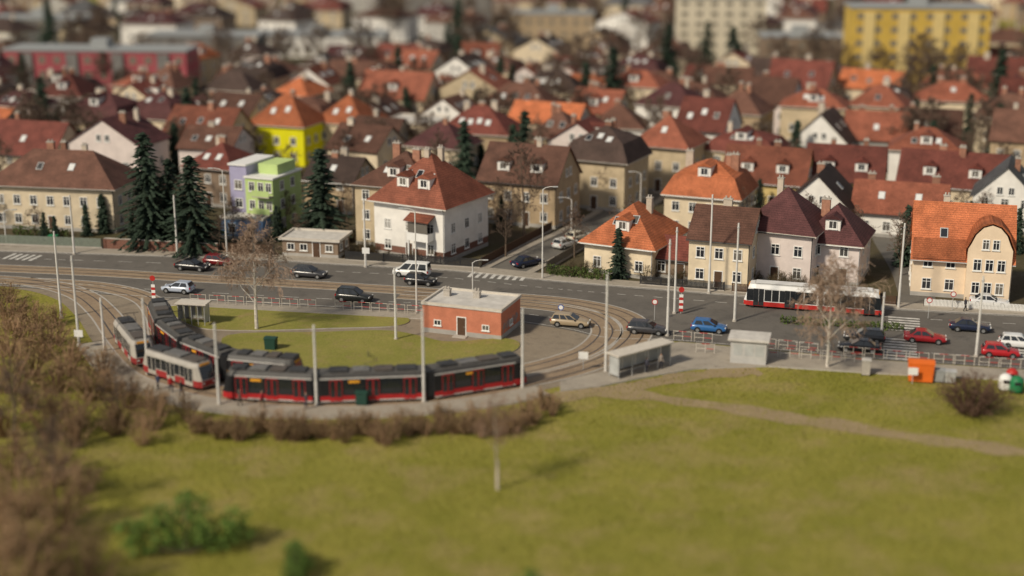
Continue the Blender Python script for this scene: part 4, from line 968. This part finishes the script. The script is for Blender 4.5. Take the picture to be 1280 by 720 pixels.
for q in [(77, 290, 398, 'p', 'pale pole at the far left bend of the tracks'), (99, 320, 432, 'p', 'pale pole rising from the shrubs left of the loop'), (131, 372, 440, 'p', 'short pale pole beside the trailing older tram car'),
    (93, 245, 318, 'p', 'pole on the pavement before the wide cream house'), (222, 245, 320, 'p', 'pole before the red brick garden wall'), (185, 372, 468, 'p', 'pale pole left of the older trams'),
    (284, 215, 322, 'l', 'tall lamp post before the green and lilac house'), (274, 403, 507, 'p', 'pale pole at the left end of the front tram'), (396, 405, 507, 'p', 'pale pole before the first joint of the front tram'),
    (457, 250, 334, 'p', 'pole before the tall beige house'), (495, 335, 425, 'p', 'pale pole on the lawn left of the service building'), (521, 265, 392, 'l', 'tall lamp post rising behind the service building'),
    (530, 385, 503, 'p', 'pale pole before the second joint of the front tram'), (591, 328, 374, 'c', 'curved lamp post at the mouth of the side street'), (653, 385, 486, 'p', 'pale pole at the right end of the front tram'),
    (678, 238, 349, 'l', 'tall lamp post at the corner hedge'), (714, 250, 300, 'd', 'curved lamp post up the side street'), (757, 343, 466, 'p', 'pale pole right of the loop curve by the tram shelter'),
    (834, 300, 420, 'p', 'pale pole by the dark grey estate car'), (843, 285, 392, 'p', 'pole behind the bright blue hatchback'), (886, 245, 367, 'p', 'pole before the cream two storey house'), (918, 280, 402, 'p', 'pole left of the bus'),
    (1123, 280, 386, 'p', 'pole left of the peach house'), (1101, 365, 428, 'p', 'pole by the right zebra crossing'), (1220, 345, 446, 'p', 'thin pole before the peach house by the railings'), (800, 218, 272, 'd', 'curved lamp post beside the dark mansard house'),
    (8, 265, 304, 'c', 'lamp post at the left edge behind the fence')]:
    pole(*q)
def sign(px, py, h, shape, label, face=None, cat='sign', name='road_sign'):
    r = thing(name, label, cat, at(px, py, .1), R(-8))
    MB().tube([(0, 0, 0), (0, 0, h)], .04, 6, 0, True).build('post', STEEL, r)
    mb = MB()
    if shape == 'round':
        mb.cyl_y(0, h-.35, .35, -.08, -.05, 18, 0); mb.cyl_y(0, h-.35, .25, -.09, -.081, 18, 1)
    elif shape == 'stripe':
        for k in range(6): mb.box(-.24, -.1, .3+k*.35, .24, -.05, .3+(k+1)*.35-.001, k % 2)
        mb.cyl_y(0, h-.2, .34, -.11, -.05, 16, 0)
    else: mb.box(-.5, -.08, h-.8, .5, -.05, h, 1)
    mb.build('panel', [face or SIGRED, WHITE], r)
sign(193, 379, 3.4, 'stripe', 'tall red and white warning sign at the left of the loop'); sign(851, 392, 3.2, 'stripe', 'red and white warning sign by the poles at the crossing')
sign(246, 487, 2.0, 'board', 'white board sign before the older tram car'); sign(729, 462, 2.0, 'board', 'white board sign on the right loop track'); sign(818, 400, 2.6, 'round', 'round red ringed road sign beside the dark grey estate car')
sign(1160, 398, 2.6, 'round', 'round red ringed road sign left of the peach house'); sign(701, 404, 2.3, 'round', 'round blue sign at the loop exit', mat('blue_sign', (.02, .08, .35), .5, .1, 2)); sign(1140, 480, 1.8, 'board', 'small white board behind the orange container')
sign(458, 335, 2.8, 'board', 'white board sign before the tall beige house'); sign(100, 436, 2.2, 'board', 'white board sign in the thicket edge'); sign(1190, 388, 2.4, 'round', 'red ringed sign at the white picket fence')

# railings: red and white pedestrian barriers
rm_ = MB()
for z in (.5, 1.05): rm_.tube([(0, 0, z), (2, 0, z)], .03, 5, 1)
for x, k in ((0, 1), (1, 1), (2, 1)): rm_.tube([(x, 0, 0), (x, 0, 1.1)], .035, 5, k, True)
rm_.tube([(.55, 0, 1.05), (1.45, 0, 1.05)], .038, 5, 0); rm_.tube([(1.1, 0, .5), (1.9, 0, .5)], .038, 5, 0)
railme = rm_.mesh('railing', [SIGRED, TRIM])
def railings(L, label, group, skip=0):
    P = catmull(PX(L), 40); last = P[0]
    for i in range(1, len(P)):
        d = P[i]-last
        if d.length >= 2.15:
            if rd.random() > skip: tag(place(railme, 'railing', None, (last.x, last.y, .14), atan2(d.y, d.x)), label, 'railing', group)
            last = P[i]
railings([(842, 426), (960, 436), (1100, 450), (1280, 463)], 'red and white barrier along the near kerb at right', 'right kerb barriers', .12)
railings([(845, 440), (900, 444), (1010, 450), (1120, 460)], 'red and white barrier at the back of the right pavement', 'right pavement barriers', .25)
railings([(215, 378), (330, 384), (440, 389), (535, 395)], 'red and white barrier between the near lane and the loop lawn', 'loop lawn barriers', .12)
railings([(190, 385), (215, 400), (228, 425)], 'red and white barrier beside the inner track bend', 'inner bend barriers')

# shelters, kiosk and containers
def shelter(px, py, L, label, rz):
    r = thing('tram_shelter', label, 'shelter', at(px, py, .165), rz)
    MB().box(-L/2-.3, -1.0, 2.45, L/2+.3, 1.0, 2.62).build('roof', TRIM, r, bevel=.03)
    n = 5
    for i in range(n):
        x = L*(i/(n-1)-.5)
        for y in (.75, -.75): MB().tube([(x, y, 0), (x, y, 2.45)], .045, 6).build('post', STEEL, r)
        if i < n-1: MB().box(x+.08, .74, .3, x+L/(n-1)-.08, .76, 2.3).build('glass_panel', PALEGL, r)
    for s in (-1, 1): MB().box(s*L/2-.01, -.65, .3, s*L/2+.01, .65, 2.3).build('end_panel', PALEGL, r)
    MB().box(-L/2+.5, .2, .42, L/2-.5, .6, .48).build('bench', WOODG, r)
shelter(800, 463, 7.4, 'long tram shelter with pale roof beside the loop exit', R(38))
shelter(243, 404, 3.2, 'small shelter at the left end of the loop lawn', R(-10))
k = thing('kiosk', 'grey boxy kiosk with flat white roof beside the railings', 'kiosk', at(936, 450, .165), R(-14))
MB().box(-1.9, -1.3, 0, 1.9, 1.3, 2.5).build('wall', mat('pale_kiosk_panel', (.46, .45, .43), .6, .12, 1), k); MB().box(-2.2, -1.6, 2.501, 2.2, 1.6, 2.8).build('roof', FLATR, k, bevel=.04)
for x in (-1.1, .1, 1.2): MB().box(x-.45, -1.32, .9, x+.45, -1.301, 2.1).build('window', PALEGL, k)
MB().box(1.902, -.5, .05, 1.93, .4, 2.1).build('door', WHITE, k)
def container(px, py, L, d, h, m, label, name, rz=R(-12), lid=None, cat='container', round_=False):
    r = thing(name, label, cat, at(px, py, .02), rz)
    if round_:
        MB().loft([[(L/2*f*cos(2*pi*k/14), d/2*f*sin(2*pi*k/14), z) for k in range(14)] for f, z in ((.9, .05), (1, .3), (1, h*.6), (.85, h*.85), (.4, h))]).build('body', m, r, smooth=True)
        MB().box(-L*.2, -d*.5-.03, h*.55, L*.2, -d*.5+.12, h*.72).build('opening', BLACK, r)
    else:
        MB().loft([[(sx*L/2*f, sy*d/2*f, z) for sx, sy in ((-1, -1), (1, -1), (1, 1), (-1, 1))] for f, z in ((.92, .1), (1, h*.86))]).build('body', m, r, bevel=.03)
        MB().prism_x([(-d/2-.05, h*.861), (d/2+.05, h*.861), (d/2+.05, h*.95), (0, h), (-d/2-.05, h*.93)], -L/2-.04, L/2+.04).build('lid', lid or m, r)
    for x in (-.4, .4): MB().cyl_y(x*L, .1, .1, -d*.4, -d*.3, 8).build('wheel', BLACK, r)
container(1150, 476, 2.6, 1.5, 2.3, ORPAINT, 'large bright orange container left of the grey bins', 'large_container')
container(1173, 477, 1.1, 1.0, 1.45, GREYP, 'grey wheeled bin next to the orange container', 'wheeled_bin', cat='bin'); container(1187, 478, 1.1, 1.0, 1.4, STEEL, 'paler grey wheeled bin right of its twin', 'wheeled_bin', cat='bin')
container(1256, 487, 1.4, 1.4, 1.7, WHITE, 'white rounded recycling container beside the round bush', 'recycling_container', round_=True); container(1270, 490, 1.4, 1.4, 1.7, GREENP, 'green rounded recycling container at the right edge', 'recycling_container', round_=True)
container(1264, 479, 1.3, 1.3, 1.6, SIGRED, 'red rounded recycling container behind the white one', 'recycling_container', round_=True)
container(453, 506, 1.2, .8, 1.5, DKGREEN, 'dark green box before the front tram', 'litter_bin', cat='bin'); container(339, 437, 1.3, .9, 1.5, DKGREEN, 'dark green box on the loop lawn under the birch', 'utility_box', cat='box')
container(1082, 469, .9, .7, 1.9, CONC, 'pale concrete utility box by the right hand birch', 'utility_box', cat='box', lid=FLATR)
container(68, 306, 1.3, .8, 1.5, GREENP, 'green box at the board fence on the left', 'utility_box', cat='box')

# ------------------------------------------------------------------ people
SKIN = mat('skin', (.5, .31, .22), .7, .05, 3); HAIR = mat('dark_hair', (.04, .028, .02), .8, .1, 8); SHOE = mat('shoe_leather', (.02, .018, .016), .6, .1, 5)
def person(px, py, rz, jc, tc, label, stride=.18, z=.15):
    V = [(0, 0, .96), (0, 0, 1.15), (0, -.01, 1.38), (0, 0, 1.5), (0, .01, 1.58), (0, .02, 1.68), (0, 0, 1.76),
         (.17, 0, 1.4), (.24, stride*.4, 1.13), (.25, -stride*.5-.05, .87), (.25, -stride*.6-.08, .78), (-.17, 0, 1.4), (-.24, -stride*.4, 1.13), (-.25, stride*.5-.05, .87), (-.25, stride*.6-.08, .78),
         (.1, 0, .88), (.1, -stride*.7-.03, .5), (.1, -stride, .09), (.1, -stride-.16, .04), (-.1, 0, .88), (-.1, stride*.5-.04, .5), (-.1, stride*1.2, .1), (-.1, stride*1.2-.15, .04)]
    E = [(0, 1), (1, 2), (2, 3), (3, 4), (4, 5), (5, 6), (2, 7), (7, 8), (8, 9), (9, 10), (2, 11), (11, 12), (12, 13), (13, 14), (0, 15), (15, 16), (16, 17), (17, 18), (0, 19), (19, 20), (20, 21), (21, 22)]
    rr = [.15, .14, .16, .07, .06, .1, .07, .08, .06, .045, .04, .08, .06, .045, .04, .1, .075, .05, .045, .1, .075, .05, .045]
    me = bpy.data.meshes.new('person'); me.from_pydata(V, E, [])
    o = bpy.data.objects.new('person', me); C.objects.link(o)
    o.modifiers.new('s', 'SKIN'); sv = me.skin_vertices[0].data
    for i, r in enumerate(rr): sv[i].radius = (r, r)
    sv[0].use_root = True
    o.modifiers.new('d', 'SUBSURF').render_levels = 1
    o.modifiers['d'].levels = 1
    dg = bpy.context.evaluated_depsgraph_get(); m2 = bpy.data.meshes.new_from_object(o.evaluated_get(dg))
    bpy.data.objects.remove(o)
    m2.materials.clear()
    for m in (mat('jacket_cloth', jc, .9, .1, 5), mat('trouser_cloth', tc, .9, .1, 5), SKIN, HAIR, SHOE): m2.materials.append(m)
    for p in m2.polygons:
        c = p.center; p.use_smooth = True
        p.material_index = 4 if c.z < .09 else (1 if c.z < .93 and abs(c.x) < .2 else (2 if (c.z < .84 and abs(c.x) > .2) else (0 if c.z < 1.5 else (3 if (c.z > 1.7 or c.y > .04) else 2))))
    tag(place(m2, 'person', None, at(px, py, z), rz), label, 'person')
person(214, 490, R(30), (.5, .03, .03), (.03, .03, .05), 'person in a red jacket walking beside the older tram')
person(198, 487, R(-40), (.04, .05, .09), (.03, .03, .035), 'person in a dark navy jacket left of the red jacketed one')
person(227, 495, R(80), (.03, .03, .03), (.05, .06, .1), 'person in a black coat right of the red jacketed one')
person(328, 509, R(60), (.45, .04, .05), (.025, .025, .03), 'person in a bright red top before the first tram section')
person(383, 511, R(-60), (.05, .05, .06), (.04, .045, .07), 'person in a grey jacket before the tram joint')
person(300, 507, R(100), (.1, .09, .08), (.03, .03, .03), 'person in a brown grey coat at the left tram door')
person(808, 466, R(150), (.06, .06, .08), (.03, .03, .04), 'person in dark clothes waiting at the tram shelter', .05, .165)
person(826, 461, R(20), (.35, .3, .26), (.04, .04, .05), 'person in a light coat waiting at the right of the shelter', .04, .165)
person(1206, 389, R(90), (.04, .04, .05), (.03, .03, .03), 'person in black walking on the pavement before the peach house')

# ------------------------------------------------------------------ grass tufts on the lawn
road_px = [p for p in FAR]+[p for p in NEAR]
loop_px = [(-50, 330)]+[(x, y+(26 if y > 440 else 6)) for x, y in TO[1:17]]+[(800, 395)]
mb = MB(); r = random.Random(99)
cnt = 0
while cnt < 32000:
    px = r.uniform(0, 1280); py = 440+ 290*r.random()**1.3
    if inside((px, py), loop_px) or inside((px, py), PLAT) or inside((px, py), road_px): continue
    c = at(px, py); h = r.uniform(.06, .22)*(1.6 if r.random() < .12 else 1); a = r.uniform(0, 6.28); w = r.uniform(.03, .09)
    mb.add([(c.x-cos(a)*w, c.y-sin(a)*w, 0), (c.x+cos(a)*w, c.y+sin(a)*w, 0), (c.x+r.uniform(-.1, .1), c.y+r.uniform(-.1, .1), h)], [(0, 1, 2)]); cnt += 1
tag(mb.build('grass', GRASS), 'rough green and straw coloured grass of the lawn', 'grass', kind='stuff')

# ------------------------------------------------------------------ light, sky, camera
wd = bpy.data.worlds.new('World'); scn.world = wd; wd.use_nodes = True; nt = wd.node_tree
sun_dir = Vector((-.62, -.55, .68)).normalized()
sk = nt.nodes.new('ShaderNodeTexSky'); sk.sky_type = 'NISHITA'; sk.sun_disc = False
sk.sun_elevation = math.asin(sun_dir.z); sk.sun_rotation = atan2(sun_dir.x, sun_dir.y) % (2*pi)
hs = nt.nodes.new('ShaderNodeHueSaturation'); hs.inputs['Saturation'].default_value = .3
nt.links.new(sk.outputs[0], hs.inputs['Color']); nt.links.new(hs.outputs[0], nt.nodes['Background'].inputs[0]); nt.nodes['Background'].inputs[1].default_value = .075
sl = bpy.data.lights.new('sun', 'SUN'); sl.energy = 3.4; sl.angle = R(6); sl.color = (1, .89, .71)
so = bpy.data.objects.new('sun', sl); C.objects.link(so); so.rotation_euler = (-sun_dir).to_track_quat('-Z', 'Y').to_euler(); so.location = (0, 0, 200)
cam = bpy.data.cameras.new('camera'); cam.sensor_width = 36; cam.lens = 36*F/1280; cam.clip_end = 12000; cam.clip_start = 1
co = bpy.data.objects.new('camera', cam); C.objects.link(co); co.location = (0, 0, HC); co.rotation_euler = (pi/2-T, 0, 0)
cam.dof.use_dof = True; cam.dof.focus_distance = 177; cam.dof.aperture_fstop = (cam.lens/1000)/1.8
scn.camera = co
scn.view_settings.view_transform = 'Standard'; scn.view_settings.look = 'None'; scn.view_settings.exposure = 0
